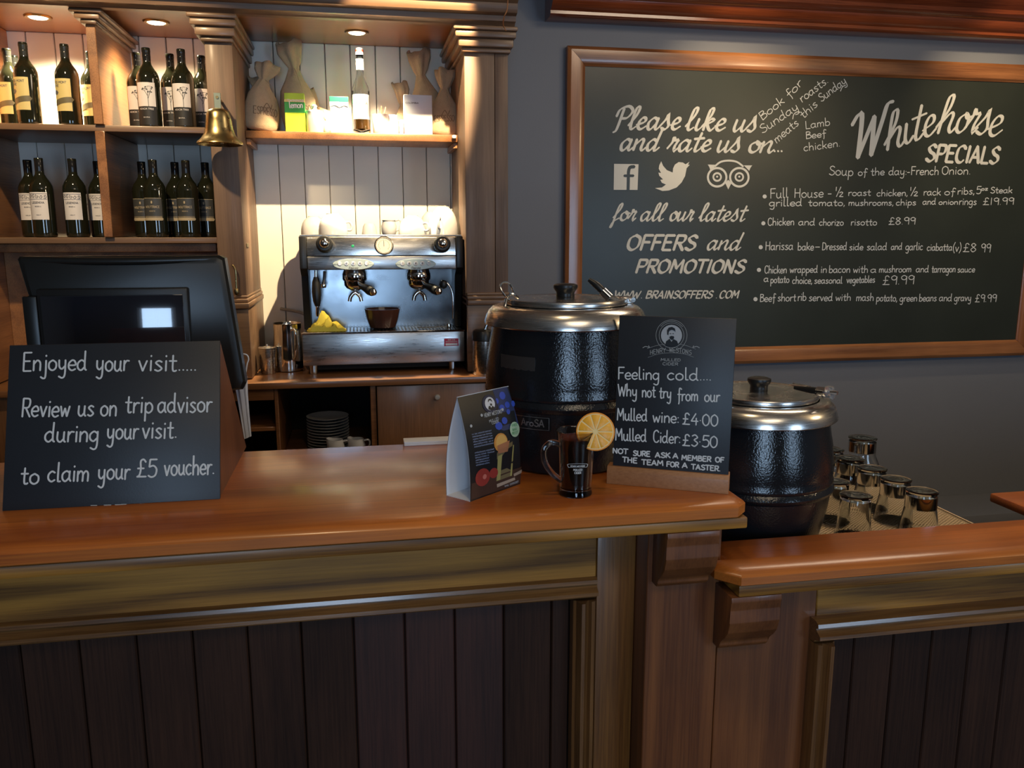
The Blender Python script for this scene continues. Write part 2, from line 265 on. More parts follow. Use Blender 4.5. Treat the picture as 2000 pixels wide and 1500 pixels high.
# ------------------------------------------------------------------ stroke lettering
HAND={
'a':(5.6,"4.2 4.2 2.5 5 .6 3.6 .6 1.2 2.2 0 4.2 1.8|4.3 5 4.2 1.5 5 0"),'b':(5.4,"!.8 9.5 .8 0|.8 3.5 2.6 5 4.4 3.6 4.4 1.3 2.6 0 .8 1"),
'c':(4.8,"4 4.3 2.4 5 .7 3.5 .7 1.3 2.3 0 4.1 .8"),'d':(5.8,"4.3 4 2.5 5 .6 3.5 .6 1.2 2.3 0 4.2 1.5|4.4 9.5 4.3 1.5 5.2 0"),
'e':(5,".8 2.5 4.2 2.7 3.8 4.5 2.4 5 .7 3.5 .7 1.3 2.3 0 4.3 .7"),'f':(4,"4.2 8.6 3 9.5 2 8.3 2 0 1.6 -2.5|!.5 4.8 3.8 4.8"),
'g':(5.4,"4.3 4 2.5 5 .6 3.5 .7 1.3 2.4 .2 4.2 1.7|4.4 5 4.3 -2 3 -3.8 1 -3"),'h':(5.4,"!.8 9.5 .8 0|.8 3.2 2.6 5 4.2 3.8 4.3 0"),
'i':(2.3,"!1.1 5 1.1 0|!1.1 7 1.1 7.5"),'j':(3,"2 5 2 -2.6 .9 -3.8 -.6 -3|!2 7 2 7.5"),'k':(5,"!.8 9.5 .8 0|!4.2 5 .9 2.3|!1.7 3 4.4 0"),
'l':(2.8,".9 9.5 .9 1.4 1.3 .2 2.3 .2"),'m':(7.4,"!.8 5 .8 0|.8 3.2 2.2 5 3.5 3.8 3.5 0|3.5 3.2 5 5 6.3 3.8 6.3 0"),'n':(5.3,"!.8 5 .8 0|.8 3.2 2.6 5 4.2 3.8 4.3 0"),
'o':(5.3,"2.6 5 .8 3.7 .8 1.2 2.6 0 4.4 1.2 4.4 3.7 2.6 5"),'p':(5.4,"!.9 5 .9 -4|.9 3.5 2.7 5 4.4 3.6 4.4 1.3 2.7 0 .9 1"),
'r':(4,"!.9 5 .9 0|.9 3 2.2 4.8 3.8 4.8"),'s':(4.5,"3.7 4.4 2.3 5 1 4 2.4 2.6 3.7 1.2 2.2 0 .6 .6"),'t':(4,"1.9 7.8 1.9 1 2.8 0 3.6 .4|!.3 5 3.6 5"),
'u':(5.4,".8 5 .8 1.3 2.3 0 4 1.5|4.1 5 4.1 1 4.9 0"),'v':(4.8,"!.5 5 2.3 0 4.1 5"),'w':(6.3,"!.5 5 1.7 0 3.1 4 4.4 0 5.8 5"),'x':(4.6,"!.6 5 4 0|!4 5 .6 0"),
'y':(5.4,".8 5 1 1.8 2.4 .6 4 2|4.2 5 4.1 -2 2.8 -3.8 .8 -3"),'z':(4.6,"!.6 5 4 5 .6 0 4 0"),
'A':(6.2,"!.4 0 3 9 5.6 0|!1.4 3 4.7 3"),'B':(5.8,"!1 0 1 9|1 9 4 8.6 4.4 6.5 1 5|1 5 4.8 4.4 5 1 1 0"),'C':(6,"5.2 7.6 3.5 9 1.2 7.5 .8 3 2 .4 4 0 5.4 1.4"),
'D':(6.2,"!1 0 1 9|1 9 4.5 8 5.5 4.5 4.3 1 1 0"),'E':(5.6,"!5 9 1 9 1 0 5 0|!1 4.8 4.3 4.8"),'F':(5.3,"!5 9 1 9 1 0|!1 4.8 4.3 4.8"),
'G':(6.2,"5.2 7.6 3.5 9 1.2 7.5 .8 3 2 .4 4 0 5.4 1.4|!3.6 4 5.4 4 5.4 .6"),'H':(6.4,"!1 9 1 0|!5.3 9 5.3 0|!1 4.7 5.3 4.7"),'I':(2.6,"!1.3 9 1.3 0"),
'K':(5.6,"!1 9 1 0|!5 9 1.2 4.2|!2 5 5.3 0"),'L':(5.2,"!1 9 1 0 4.8 0"),'M':(7.5,"!.8 0 1.3 9 3.7 3 6.1 9 6.7 0"),'N':(6.3,"!1 0 1 9 5.2 0 5.2 9"),
'O':(6.6,"3.3 9 1 7 1 2.2 3.3 0 5.7 2.2 5.7 7 3.3 9"),'P':(5.6,"!1 0 1 9|1 9 4.5 8.7 5 6.5 4 4.4 1 4.2"),'R':(5.8,"!1 0 1 9|1 9 4.5 8.7 5 6.5 4 4.6 1 4.4|!2.6 4.4 5.3 0"),
'S':(5.6,"5 7.8 3.2 9 1.2 7.4 2.3 5.2 4.6 3.8 5 1.6 3 0 .7 1.2"),'T':(5.8,"!.2 9 5.6 9|!2.9 9 2.9 0"),'U':(6,".9 9 .9 2.2 3 0 5.1 2.2 5.1 9"),'W':(8,"!.4 9 2.2 0 4 7 5.8 0 7.6 9"),'Y':(5.6,"!.4 9 2.8 4.6 5.2 9|!2.8 4.6 2.8 0"),
'0':(5.4,"2.7 9 .8 6.8 .8 2.2 2.7 0 4.6 2.2 4.6 6.8 2.7 9"),'1':(2.8,"!1.5 9 1.5 0"),'2':(5.2,"1 7.3 2.6 9 4.5 7.3 3.4 4 .8 0|!.8 0 4.8 0"),'3':(5,"1 8 2.8 9 4.4 7 2.4 5 4.6 2.6 2.8 0 .8 1"),
'4':(5.4,"!3.4 9 .6 3 5 3|!3.8 5.5 3.8 0"),'5':(5.2,"!4.8 9 1.4 9 1.1 5.2|1.1 5.2 3.2 5.8 4.8 4 4.3 1 2.4 0 .7 .8"),'8':(5.2,"4.4 7.4 2.6 9 1 7.3 2.6 5 4.6 2.4 2.6 0 .8 2.4 2.8 5 4.4 7.4"),
'9':(5.2,"4.6 7.4 2.8 9 .9 7.3 1.6 5 3.6 4.8 4.6 7|!4.7 8 4.4 0"),'\u00a3':(5.6,"4.8 7.6 3.6 9 2.2 8 2.4 4 1.8 1 .8 .2|!.6 .2 5.2 .2|!.8 4.4 4 4.4"),
'.':(1.8,"!.9 .3 1 .5"),',':(1.8,"!1.1 .8 .5 -1.3"),'-':(3.2,"!.5 2.8 2.8 2.8"),':':(1.8,"!.9 .6 .9 .9|!.9 4 .9 4.3"),'(':(2.8,"2.4 10 .8 6 .8 2 2.4 -1.6"),')':(2.8,".5 10 2 6 2 2 .5 -1.6"),
'/':(6.4,"!1.2 9.5 1.2 5.8|!4.2 9.6 1.6 0|3.6 3.8 4.8 4.6 5.6 3.6 3.6 0|!3.6 0 6 0"),'\u00b7':(2,"!1 3.8 1.1 4"),"'":(1.5,"!.7 9 .6 7.5"),' ':(3,"")}
SCRIPT={
'l':(3.2,".2 1.5 2.4 6 2.9 9.3 1.9 9.6 1.4 7 1.2 1.5 2 0 3.4 1.2"),'e':(4.1,".2 1.8 3 3.1 3.2 4.7 2 5 1 3.2 1.1 .8 2.4 0 4.2 1.4"),
'a':(5.4,"4 4.3 2.4 5 .8 3 1 .5 2.2 0 3.8 2.5|4.2 5 3.8 1.2 4.5 0 5.7 1.4"),'s':(4.2,".1 1.3 1.8 4.4 2.3 6.4 2.9 3.8 3.5 1.6 2.5 0 .9 .5"),'i':(2.8,"1.3 5 1 1.2 1.8 0 3 1.3"),
'k':(4.9,".2 1.5 2.4 6 2.8 9.3 1.8 9.4 1.4 7 1.1 0|1.3 2.6 3 5 4 4.3 1.6 2.5|2 2.6 3 .6 4 0 5 1.3"),'u':(5.4,"1 5 .8 1.2 1.8 0 3.6 2.4|4 5 3.7 1.2 4.5 0 5.7 1.4"),
'n':(5.2,"!.9 5 .6 0|.9 2.5 2.8 5 3.8 4.4 3.5 1.2 4.3 0 5.5 1.4"),'d':(5.4,"4 4.3 2.4 5 .8 3 1 .5 2.2 0 3.8 2.5|4.8 9.6 3.8 1.2 4.5 0 5.7 1.4"),
'r':(4,".2 1 1.5 4 1.6 6.2 2.4 5 3.5 4.9 2.8 2 3.2 0 4.3 1.4"),'t':(3.4,"2.4 8.5 1.5 1.2 2.3 0 3.6 1.3|!.2 5.6 3.9 6.1"),'o':(4.5,"2.8 5 1 3.6 1 1 2.4 0 4 1.4 4 3.8 2.8 5 3.4 3.8 5 4.2"),
'f':(3.4,".2 1.5 2.6 6 3 9 2 9 1.3 5 .8 -3 .2 -3.6 .8 -1 2.4 .6 3.5 1.3"),'h':(5.2,".2 1.5 2.4 6 2.8 9.3 1.8 9.4 1.4 7 1.1 0|1.3 2.6 3 5 3.9 4.4 3.6 1.2 4.4 0 5.5 1.4"),
'P':(5.6,"2.4 9 1.7 0 .6 -1.6|.2 5.5 1 8.6 4 10 6 8 4.6 5 2.2 4.6"),'W':(7.6,".2 7.4 1.4 9.4 2.2 8.6 1.9 0|!1.9 0 4.8 8.4|4.8 8.4 4.7 0|4.7 0 6.5 7 7.4 10.5 8.6 11"),'.':(1.6,"!.7 .2 .8 .4")}
def glyph(ch,font):
    g=font.get(ch) or HAND.get(ch) or HAND[' ']
    st=[]
    for s in g[1].split('|'):
        if not s: continue
        lin=s[0]=='!'; v=[float(t) for t in s.strip('!').split()]; P=[Vector((v[i],v[i+1],0)) for i in range(0,len(v),2)]
        st.append((P if lin else crom(P,4),lin))
    return g[0],st
LIFT=[0.,0]
def ribbon(mb,P,w,mp,nib=None):
    # flat stroke through 2-D points P; the half width follows a broad-nib angle when nib is given
    P=[p for i,p in enumerate(P) if i==0 or (p-P[i-1]).length>1e-6]; n=len(P)
    if n<2: return
    V=[];F=[]
    T=[(P[min(i+1,n-1)]-P[max(i-1,0)]).normalized() for i in range(n)]
    def hw(t):
        if nib is None: return w/2
        return w/2*(.42+.78*abs(t.x*math.sin(nib)-t.y*math.cos(nib)))
    def ring(i):
        t=T[i]; nn=Vector((-t.y,t.x,0))*hw(t)
        if 0<i<n-1:
            a=(P[i]-P[i-1]).normalized(); c=a.dot((P[i+1]-P[i]).normalized()); nn=nn*min(1.8,1/math.sqrt(max(.2,(1+c)/2)))
        return nn
    e=T[0]; h=hw(e); V+= [P[0]-e*h*.8]
    for i in range(n):
        nn=ring(i); V+=[P[i]+nn,P[i]-nn]
    h=hw(T[-1]); V+=[P[-1]+T[-1]*h*.8]
    F.append((0,2,1)); F+=[(1+2*i,2+2*i,4+2*i,3+2*i) for i in range(n-1)]; F.append((2*n-1,2*n,2*n+1))
    LIFT[1]+=1; base=(LIFT[1]%13)*4e-5; out=[]
    for i,v in enumerate(V): LIFT[0]=base+i/len(V)*3.5e-5; out.append(mp(v.x,v.y))
    LIFT[0]=0.; mb.add(out,F)
def word(mb,s,a,b,sy,w,mp,font=HAND,slant=0,nib=None,jit=.0):
    """lay s out from a to b (2-D, surface units), sy = surface units per glyph unit"""
    a=Vector((a[0],a[1],0)); b=Vector((b[0],b[1],0)); d=(b-a); Ltot=d.length; d=d.normalized(); pr=Vector((-d.y,d.x,0))
    gl=[glyph(c,font) for c in s]; A=sum(g[0] for g in gl)-.8; sx=Ltot/A; x=-.4
    for adv,st in gl:
        oy=random.uniform(-jit,jit)
        for P,lin in st:
            Q=[a+d*((p.x+x)*sx+slant*p.y*sy)+pr*((p.y+oy)*sy) for p in P]
            if lin:
                for i in range(len(Q)-1): ribbon(mb,[Q[i],(Q[i]+Q[i+1])/2,Q[i+1]],w,mp,nib)
            else: ribbon(mb,Q,w,mp,nib)
        x+=adv
def lines(rows):
    out=[]
    for r in rows:
        if not out or r[1]<out[-1][-1][3]-12: out.append([])
        out[-1].append(r)
    return out
class Surf:
    """a flat writing surface: origin, u axis, v axis; px() finds the surface point seen at a photo pixel"""
    def __init__(s,o,u,v,off=.0008):
        s.o=Vector(o); s.u=Vector(u).normalized(); s.v=Vector(v).normalized(); s.n=s.u.cross(s.v).normalized()
        if s.n.dot(EYE-s.o)<0: s.n=-s.n
        s.off=off
    def mp(s,x,y,k=1): return s.o+s.u*x+s.v*y+s.n*(s.off*k+LIFT[0])
    def px(s,x,y):
        p=hit(x,y,s.o,s.n)-s.o; return (p.dot(s.u),p.dot(s.v))
    def words(s,mb,rows,org,sc,xh,w,font=HAND,slant=0,nib=None,jit=.15,k=1):
        for t,x0,y0,x1,y1,*h in rows:
            h=h[0] if h else xh
            f=lambda x,y:(org[0]+x/sc,org[1]+y/sc)
            p0=s.px(*f(x0,y0)); p1=s.px(*f(x1,y1)); q=s.px(*f((x0+x1)/2,(y0+y1)/2-h)); m=((p0[0]+p1[0])/2,(p0[1]+p1[1])/2)
            sy=math.hypot(q[0]-m[0],q[1]-m[1])/5
            word(mb,t,p0,p1,sy,w,lambda a,b:s.mp(a,b,k),font,slant,nib,jit)
    def poly(s,mb,pts,org,sc,k=1):
        V=[s.mp(*s.px(org[0]+x/sc,org[1]+y/sc),k) for x,y in pts]; mb.add(V,[tuple(range(len(V)))])
    def stroke(s,mb,pts,org,sc,w,smooth=True,k=1,closed=False):
        P=[Vector((*s.px(org[0]+x/sc,org[1]+y/sc),0)) for x,y in pts]
        if smooth: P=crom(P,5,closed)
        if closed: P.append(P[0])
        ribbon(mb,P,w,lambda a,b:s.mp(a,b,k))
    def disc(s,mb,c,r,org,sc,k=1,n=20,sq=1):
        s.poly(mb,[(c[0]+r*math.cos(2*PI*i/n)*sq,c[1]+r*math.sin(2*PI*i/n)) for i in range(n)],org,sc,k)
    def circ(s,mb,c,r,org,sc,w,k=1,n=14,sq=1):
        s.stroke(mb,[(c[0]+r*math.cos(2*PI*i/n)*sq,c[1]+r*math.sin(2*PI*i/n)) for i in range(n)],org,sc,w,True,k,True)
#@@STRUCT
# ------------------------------------------------------------------ room shell
M_floor=wood('floor_boards',(.06,.03,.015),(.14,.07,.035),'x',.5,.1)
M_ceil=mat('ceiling_paint',(.42,.38,.32),.8)
M_wallw=mat('far_room_wall_paint',(.16,.13,.10),.8,var=.1,vscale=2)
X0,X1,Y0,Y1,ZC=-3.0,4.6,-2.7,3.9,2.95
struct('floor',MB().box(X0,X1,Y0,Y1+.1,-.1,0),M_floor)
struct('ceiling',MB().box(X0,X1,Y0,Y1+.1,ZC,ZC+.1),M_ceil)
struct('wall_back',MB().box(X0-.1,X1+.1,Y1,Y1+.1,0,ZC),M_grey)
struct('wall_left',MB().box(X0-.1,X0,Y0,Y1,0,ZC),M_wallw)
struct('wall_right',MB().box(X1,X1+.1,Y0,Y1,0,ZC),M_grey)
wf=MB()
for a,b in ((X0,-.85),(.35,2.5),(3.7,X1)): wf.box(a,b,Y0-.1,Y0,0,ZC)
for a,b in ((-.85,.35),(2.5,3.7)): wf.box(a,b,Y0-.1,Y0,0,.7); wf.box(a,b,Y0-.1,Y0,2.3,ZC)
struct('wall_front',wf,M_wallw)
for k,(a,b) in enumerate(((-.85,.35),(2.5,3.7))):
    f=MB(); y0,y1=Y0+.0,Y0+.06
    for x in (a,(a+b)/2-.02,b-.05): f.box(x,x+.05,y0,y1,.7,2.3)
    for z in (.7,1.75,2.25): f.box(a,b,y0,y1,z,z+.05)
    w=struct('window_%d'%(k+1),f,M_whitep)
# mahogany cornice above the chalkboard wall
cx0=hY(1078,2,3.76).x
prof=[(3.899,2.525),(3.80,2.525),(3.785,2.535),(3.785,2.548),(3.765,2.556),(3.745,2.575),(3.74,2.592),(3.715,2.60),(3.70,2.612),(3.70,2.63),(3.66,2.66),(3.63,2.72),(3.62,2.78),(3.60,2.80),(3.60,2.949),(3.899,2.949)]
struct('trim_1',MB().prism(prof,'x',cx0,X1-.02),M_mahog)
struct('trim_2',MB().box(.8,X1-.001,3.58,3.8995,0,.12,.004),M_grey)
# ------------------------------------------------------------------ back bar dresser
ZS=2.385
D=thing('back_bar_dresser','tall oak dresser with wine shelves and lit alcove, against the back wall','dresser',(-.4,3.6,1.0))
k=0; x=-1.6406
while x<.44:
    pl=MB().box(x+.0012,min(x+.1078,.4385),3.868,3.884,1.0,ZS,.003,1)
    obj('back_board',pl,M_cream,D); x+=.109; k+=1
obj('backing_panel',MB().box(-1.64,.61,3.886,3.898,1.0,2.6),M_dark,D)
obj('soffit',MB().box(-1.64,.612,3.30,3.884,ZS,ZS+.02),M_soff,D)
cp=[(3.36,2.362),(3.325,2.362),(3.315,2.372),(3.30,2.374),(3.295,2.392),(3.27,2.398),(3.262,2.412),(3.262,2.43),(3.235,2.445),(3.215,2.475),(3.205,2.51),(3.18,2.52),(3.18,2.72),(3.36,2.72)]
obj('cornice',MB().prism(cp,'x',-1.64,.628),M_hutx,D)
obj('cornice_return',MB().box(.606,.628,3.362,3.884,2.362,2.72,.003,1),M_hutx,D)
def shelf(x0,x1,y0,y1,z0,z1,m=M_hutx): return obj('shelf',MB().box(x0,x1,y0,y1,z0,z1,.003),m,D)
shelf(-1.38,-.537,3.40,3.867,1.945,1.968); shelf(-1.38,-.537,3.40,3.867,1.533,1.556)
shelf(-.436,.435,3.615,3.867,1.955,1.985,M_hutd)
for xa,xb in ((-.4365,-.418),(.417,.4355)): obj('shelf_batten',MB().box(xa,xb,3.63,3.867,1.93,1.954,.002,1),M_hutd,D)
obj('partition',MB().box(-.945,-.912,3.385,3.867,1.557,1.944,.002,1),M_hutd,D)
obj('partition',MB().box(-.945,-.912,3.385,3.867,1.969,ZS,.002,1),M_hutd,D)
obj('side_panel',MB().box(-1.415,-1.381,3.385,3.867,1.0,ZS,.002,1),M_hutd,D)
obj('lower_back_panel',MB().box(-1.38,-.55,3.60,3.62,1.0,1.532),M_hutd,D)
obj('lower_shelf_rail',MB().box(-1.38,-.55,3.44,3.47,1.50,1.532,.002,1),M_hutd,D)
def pilaster(x0,x1,split=None,zb=1.33,zt=2.27,inn=1):
    p=MB().box(x0,split or x1,3.38,3.867,1.0,2.362,.003)
    if split: p.box(split+.002,x1,3.384,3.867,1.0,2.362,.003)
    o=obj('pilaster',p,M_hutz,D)
    e=.012   # plinth
    obj('plinth',MB().box(x0-e*inn,x1+e*.5,3.36,3.867,1.0,zb-.05,.003),M_hutx,o)
    for (z0,z1,ee,yy) in ((zb-.05,zb-.028,.022,3.345),(zb-.028,zb-.012,.014,3.355),(zb-.012,zb,.006,3.368)):
        obj('base_moulding',MB().box(x0-ee*inn,x1+ee*.5,yy,3.867,z0,z1,.005,2),M_hutx,o)
    for (z0,z1,ee,yy) in ((zt,zt+.018,.012,3.362),(zt+.018,zt+.05,.026,3.345),(zt+.05,zt+.075,.040,3.33),(zt+.075,zt+.092,.048,3.32)):
        obj('capital_moulding',MB().box(x0-ee,x1+ee*.6,yy,3.867,z0,z1,.006,2),M_hutx,o)
    return o
pm=pilaster(-.537,-.437); pilaster(.436,.612,.557,inn=0)
for (z0,z1,ee) in ((2.315,2.33,.012),(2.33,2.348,.028),(2.348,2.362,.042)):
    obj('capital_moulding',MB().box(-.945-ee,-.912+ee*.9,3.375-ee*.8,3.867,z0,z1,.005),M_hutx,D)
# brass latch hook on the pilaster
hk=hY(457,523,3.37); h2=hY(462,570,3.36)
q=MB().tube(crom([(hk.x,3.376,hk.z),(hk.x-.004,3.366,hk.z+.01),(hk.x+.006,3.362,hk.z-.01),(h2.x,3.362,h2.z+.03),(h2.x,3.362,h2.z+.012)],4),.0035,8)
q.lathe([(0,-.014),(.008,-.011),(.011,0),(.008,.011),(0,.014)],(h2.x,3.360,h2.z),14); obj('latch_hook',q,M_brass,D,label='brass cabin hook on the pilaster')
b=hY(889,267,3.60); obj('cable_clip',MB().lathe([(0,-.008),(.008,-.006),(.010,0),(.008,.006),(0,.008)],(b.x-.004,3.604,b.z),14),M_whitep,D,label='white round clip on the shelf end')
obj('cable',MB().tube(crom([hY(992,0,3.17),hY(990,20,3.17),hY(985,32,3.172),hY(983,48,3.28),hY(988,60,3.31)],5),.0022,6),M_pale,D,label='thin beige cable on the cornice')
b=hY(493,478,3.62); obj('catch_plate',MB().box(-.4365,-.4335,3.45,3.51,b.z-.008,b.z+.008,.001,1),M_brass,D)
# painter's plaster line on the wall behind machine
# downlights
labs=['round lit downlight over the left wine bay, leftmost of the three','round lit downlight over the right wine bay, between two capitals','bright round downlight over the coffee alcove']
for (x,y,z,e),lb in zip(DL,labs):
    t=thing('downlight',lb,'downlight',(x,y,ZS-.0005),0,'downlights in the dresser soffit')
    obj('bezel',MB().lathe([(.034,-.001),(.036,-.006),(.046,-.006),(.050,-.0005),(.034,0)],(0,0,0),36),M_bezel,t,True)
    obj('lamp_face',MB().lathe([(0,-.0075),(.030,-.0065),(.0335,-.003),(.0335,-.0005),(0,-.0005)],(0,0,0),32),M_bulb,t,True)
# ------------------------------------------------------------------ back counter
K=thing('back_counter','brown wooden back counter under the coffee machine, with open shelves and one door','counter',(-.3,3.5,0))
obj('worktop',MB().box(-1.64,.75,3.27,3.884,.970,.9965,.004),M_ctr,K)
obj('carcass_back',MB().box(-1.64,.74,3.84,3.88,0,.969),M_dark,K)
for xa,xb in ((-1.64,-1.6),(-.345,-.330),(.030,.052),(.72,.745)): obj('divider',MB().box(xa,xb,3.30,3.839,.0,.969,.002,1),M_ctr,K)
obj('rail',MB().box(-.60,-.346,3.302,3.32,.921,.969,.002,1),M_ctr,K)
obj('inner_shelf',MB().box(-.60,-.346,3.305,3.839,.795,.812,.002,1),M_ctr,K)
obj('inner_shelf',MB().box(-.329,.029,3.305,3.839,.655,.672,.002,1),M_ctr,K)
obj('panel',MB().box(-1.599,-.601,3.30,3.32,.05,.968,.003,1),M_door,K)
obj('bottom_panel',MB().box(-.60,.72,3.32,3.839,.05,.07,.003,1),M_ctr,K)
dr=obj('door',MB().box(.056,.50,3.288,3.306,.10,.965,.004),M_door,K)
kb=hY(854,776,3.27)
obj('knob',MB().lathe([(0,-.024),(.009,-.023),(.0125,-.017),(.011,-.011),(.006,-.008),(.005,0),(0,0)],(0,0,0),24).xf(Matrix.Translation((kb.x,3.2875,kb.z))@Matrix.Rotation(-PI/2,4,'X')),M_knob,dr,label='round chrome knob')
obj('door',MB().box(.504,.718,3.288,3.306,.10,.965,.004),M_door,K)
# stacked plates and jugs in the open shelf
for i in range(11):
    r=.088; z=.6725+i*.0125
    o=obj('plate',MB().lathe([(0,.004),(.05,.004),(.055,0),(.058,.002),(.088,.011),(.0885,.0125),(.086,.0125),(.055,.006),(0,.005)],(-.150,3.49,z),36),M_white)
    o['category']='plate'; o['group']='plates stacked under the back counter'; o['label']=['bottom','second','third','fourth','fifth','sixth','seventh','eighth','ninth','tenth','topmost'][i]+' plate%s of the dim white stack under the back counter'%('' if i in (0,10) else ' up')
def jug(x,y,z,lab,rz):
    t=thing('china_jug',lab,'jug',(x,y,z),rz,'white jugs under the back counter'); t.scale=(.85,.85,.95)
    obj('body',MB().lathe([(0,0),(.032,0),(.040,.02),(.042,.04),(.034,.062),(.033,.07),(.031,.07),(.032,.06),(.038,.04),(.036,.02),(0,.005)],(0,0,0),28,None,lambda v:Vector((v.x-(.012 if v.x<-.02 and v.z>.06 else 0),v.y,v.z+(.006 if v.x<-.02 and v.z>.06 else 0)))),M_white,t,True)
    obj('handle',MB().tube(crom([(.032,0,.060),(.056,0,.062),(.062,0,.045),(.052,0,.026),(.038,0,.020)],4),.0045,8),M_white,t,True)
jug(-.115,3.345,.6725,'white china jug under the back counter, beside the plates',0); jug(-.03,3.345,.6725,'white china jug under the back counter, nearest the door',0)
# ------------------------------------------------------------------ upper bar
BT=1.10
# top: flat deck, wide worn bevel, vertical nosing; mitred right-hand corner
def slab(name,label,poly,z,lean,th,mat_,roundk=.026):
    """poly: plan outline of the nosing (outer); deck is inset by lean"""
    t=thing(name,label,'worktop',(poly[0][0],poly[0][1],z-th))
    n=len(poly); P=[Vector((a,b)) for a,b in poly]; cen=sum(P,Vector((0,0)))/n
    def inset(d):
        out=[]
        for i in range(n):
            a,b_,c=P[i-1],P[i],P[(i+1)%n]; e1=(b_-a).normalized(); e2=(c-b_).normalized(); n1=Vector((-e1.y,e1.x)); n2=Vector((-e2.y,e2.x))
            m=(n1+n2); m/=max(.3,m.dot(n1)); out.append(b_+m*d)
        return out
    rings=[(0.004,z-th),(0,z-th+.003),(0,z-.013),(.004,z-.0085),(lean*.55,z-.0035),(lean,z),]
    V=[];F=[]
    for d,zz in rings: V+=[(p.x,p.y,zz) for p in inset(d)]
    for r in range(len(rings)-1):
        for i in range(n): F.append((r*n+i,r*n+(i+1)%n,(r+1)*n+(i+1)%n,(r+1)*n+i))
    F.append(tuple(range(n))[::-1]); F.append(tuple(range((len(rings)-1)*n,len(rings)*n)))
    obj('deck',MB().add(V,F),mat_,t,sharp=25)
    return t
U=slab('bar_worktop','orange-red varnished wooden top of the raised bar, under both signs',[(-3.0,1.305),(.655,1.305),(.680,1.33),(.680,1.845),(-3.0,1.845)],BT,.028,.033,M_top)
# lower bar top, stepped down to the right

LT=.965
L_=slab('lower_bar_worktop','orange-red varnished wooden top of the lower bar, at right',[(.668,1.305),(4.5,1.305),(4.5,1.472),(.690,1.472),(.6655,1.44),(.6655,1.384),(.6335,1.383),(.6335,1.345)],LT,.024,.031,M_top)
A=thing('bar_counter','panelled golden oak front of the raised bar','bar',(-.5,1.5,0))
obj('apron',MB().box(-3.0,.678,1.312,1.84,1.0445,1.0655,.003),M_oakx,A,label='oak strip under the worktop')
obj('fascia_rail',MB().box(-3.0,.4365,1.450,1.48,.905,1.044,.002,1),M_oakx,A)
obj('stile',MB().box(.4375,.5165,1.450,1.48,.0,1.044,.003),M_oakz,A)
obj('post',MB().box(.5170,.6640,1.385,1.50,.0,1.044,.002,1),M_post,A)
obj('carcass',MB().box(-3.0,.5165,1.495,1.80,.0,1.044),M_dark,A)
obj('carcass',MB().box(.5175,.6635,1.501,1.80,.0,1.044),M_post,A)
def mould_h(x0,x1,zo,par,m,dy):   # moulded frame bar: outer (top) edge zo, runs down 4.7 cm; dy = setback
    pr=[(1.3495,zo),(1.329,zo),(1.320,zo-.004),(1.318,zo-.011),(1.326,zo-.015),(1.323,zo-.019),(1.311,zo-.026),(1.310,zo-.033),(1.322,zo-.038),(1.328,zo-.0395),(1.331,zo-.045),(1.3495,zo-.047)]
    return obj('panel_moulding',MB().prism([(y+dy,z) for y,z in pr],'x',x0,x1),m,par)
def mould_v(xo,sgn,z0,z1,par,m,dy):
    pr=[(0,1.3495),(0,1.329),(.004,1.320),(.011,1.318),(.015,1.326),(.019,1.323),(.026,1.311),(.033,1.310),(.038,1.322),(.0395,1.328),(.045,1.331),(.047,1.3495)]
    return obj('panel_moulding',MB().prism([(xo+sgn*x,y+dy) for x,y in pr],'z',z0,z1),m,par)
def planks(jx,y,zt,par,red=()):
    for i in range(len(jx)-1):
        a,b=jx[i]+.0008,jx[i+1]-.0008
        obj('plank',MB().prism([(a,y+.02),(a,y+.003),(a+.0024,y),(b-.0024,y),(b,y+.003),(b,y+.02)],'z',0,zt),M_plankr if i in red else M_plank,par)
mould_h(-3.0,.4365,.9125,A,M_mold,.1205); mould_v(.4365,-1,.0,.8650,A,M_moldz,.1205)
planks([-.61+.0963*i for i in range(-12,11)]+[.390],1.4735,.864,A,(18,19,20))
def bracket(x0,x1,zt,zb,A,yb=1.3845):
    # ogee corbel, profile in (y,z)
    h=zt-zb; pr=[(yb,zt),(1.313,zt),(1.312,zt-.08*h),(1.317,zt-.22*h),(1.315,zt-.42*h),(1.322,zt-.60*h),(1.336,zt-.74*h),(1.352,zt-.84*h),(1.354,zt-.88*h),(1.354,zt-.93*h),(1.362,zb),(yb,zb)]
    return obj('corbel',MB().prism(pr,'x',x0,x1,.0015),M_post,A)
bracket(.526,.626,1.044,.922,A)
Bf=thing('lower_bar_counter','panelled oak front of the lower bar, at right','bar',(1.0,1.42,0))
obj('apron',MB().box(.668,4.5,1.312,1.470,.911,.9335,.003),M_oakx,Bf,label='oak strip under the lower worktop')
obj('post',MB().box(.6655,.872,1.385,1.46,0,.9105,.002,1),M_post,Bf)
obj('fascia_rail',MB().box(.8725,4.5,1.385,1.41,.806,.9105,.002,1),M_oakx,Bf)
obj('carcass',MB().box(.8725,4.5,1.4285,1.47,0,.9105),M_dark,Bf)
mould_h(.8600,4.5,.8220,Bf,M_mold,.0345); mould_v(.8600,1,0,.7745,Bf,M_moldz,.0345)
obj('moulding_backing',MB().prism([(.8602,.0),(.90,.0),(.90,.7745),(4.5,.7745),(4.5,.8218),(.8602,.8218)],'y',1.3842,1.4045),M_moldz,Bf)
planks([.9005]+[.977+.0903*i for i in range(0,30)],1.4065,.774,Bf)
bracket(.655,.755,.9105,.785,Bf)
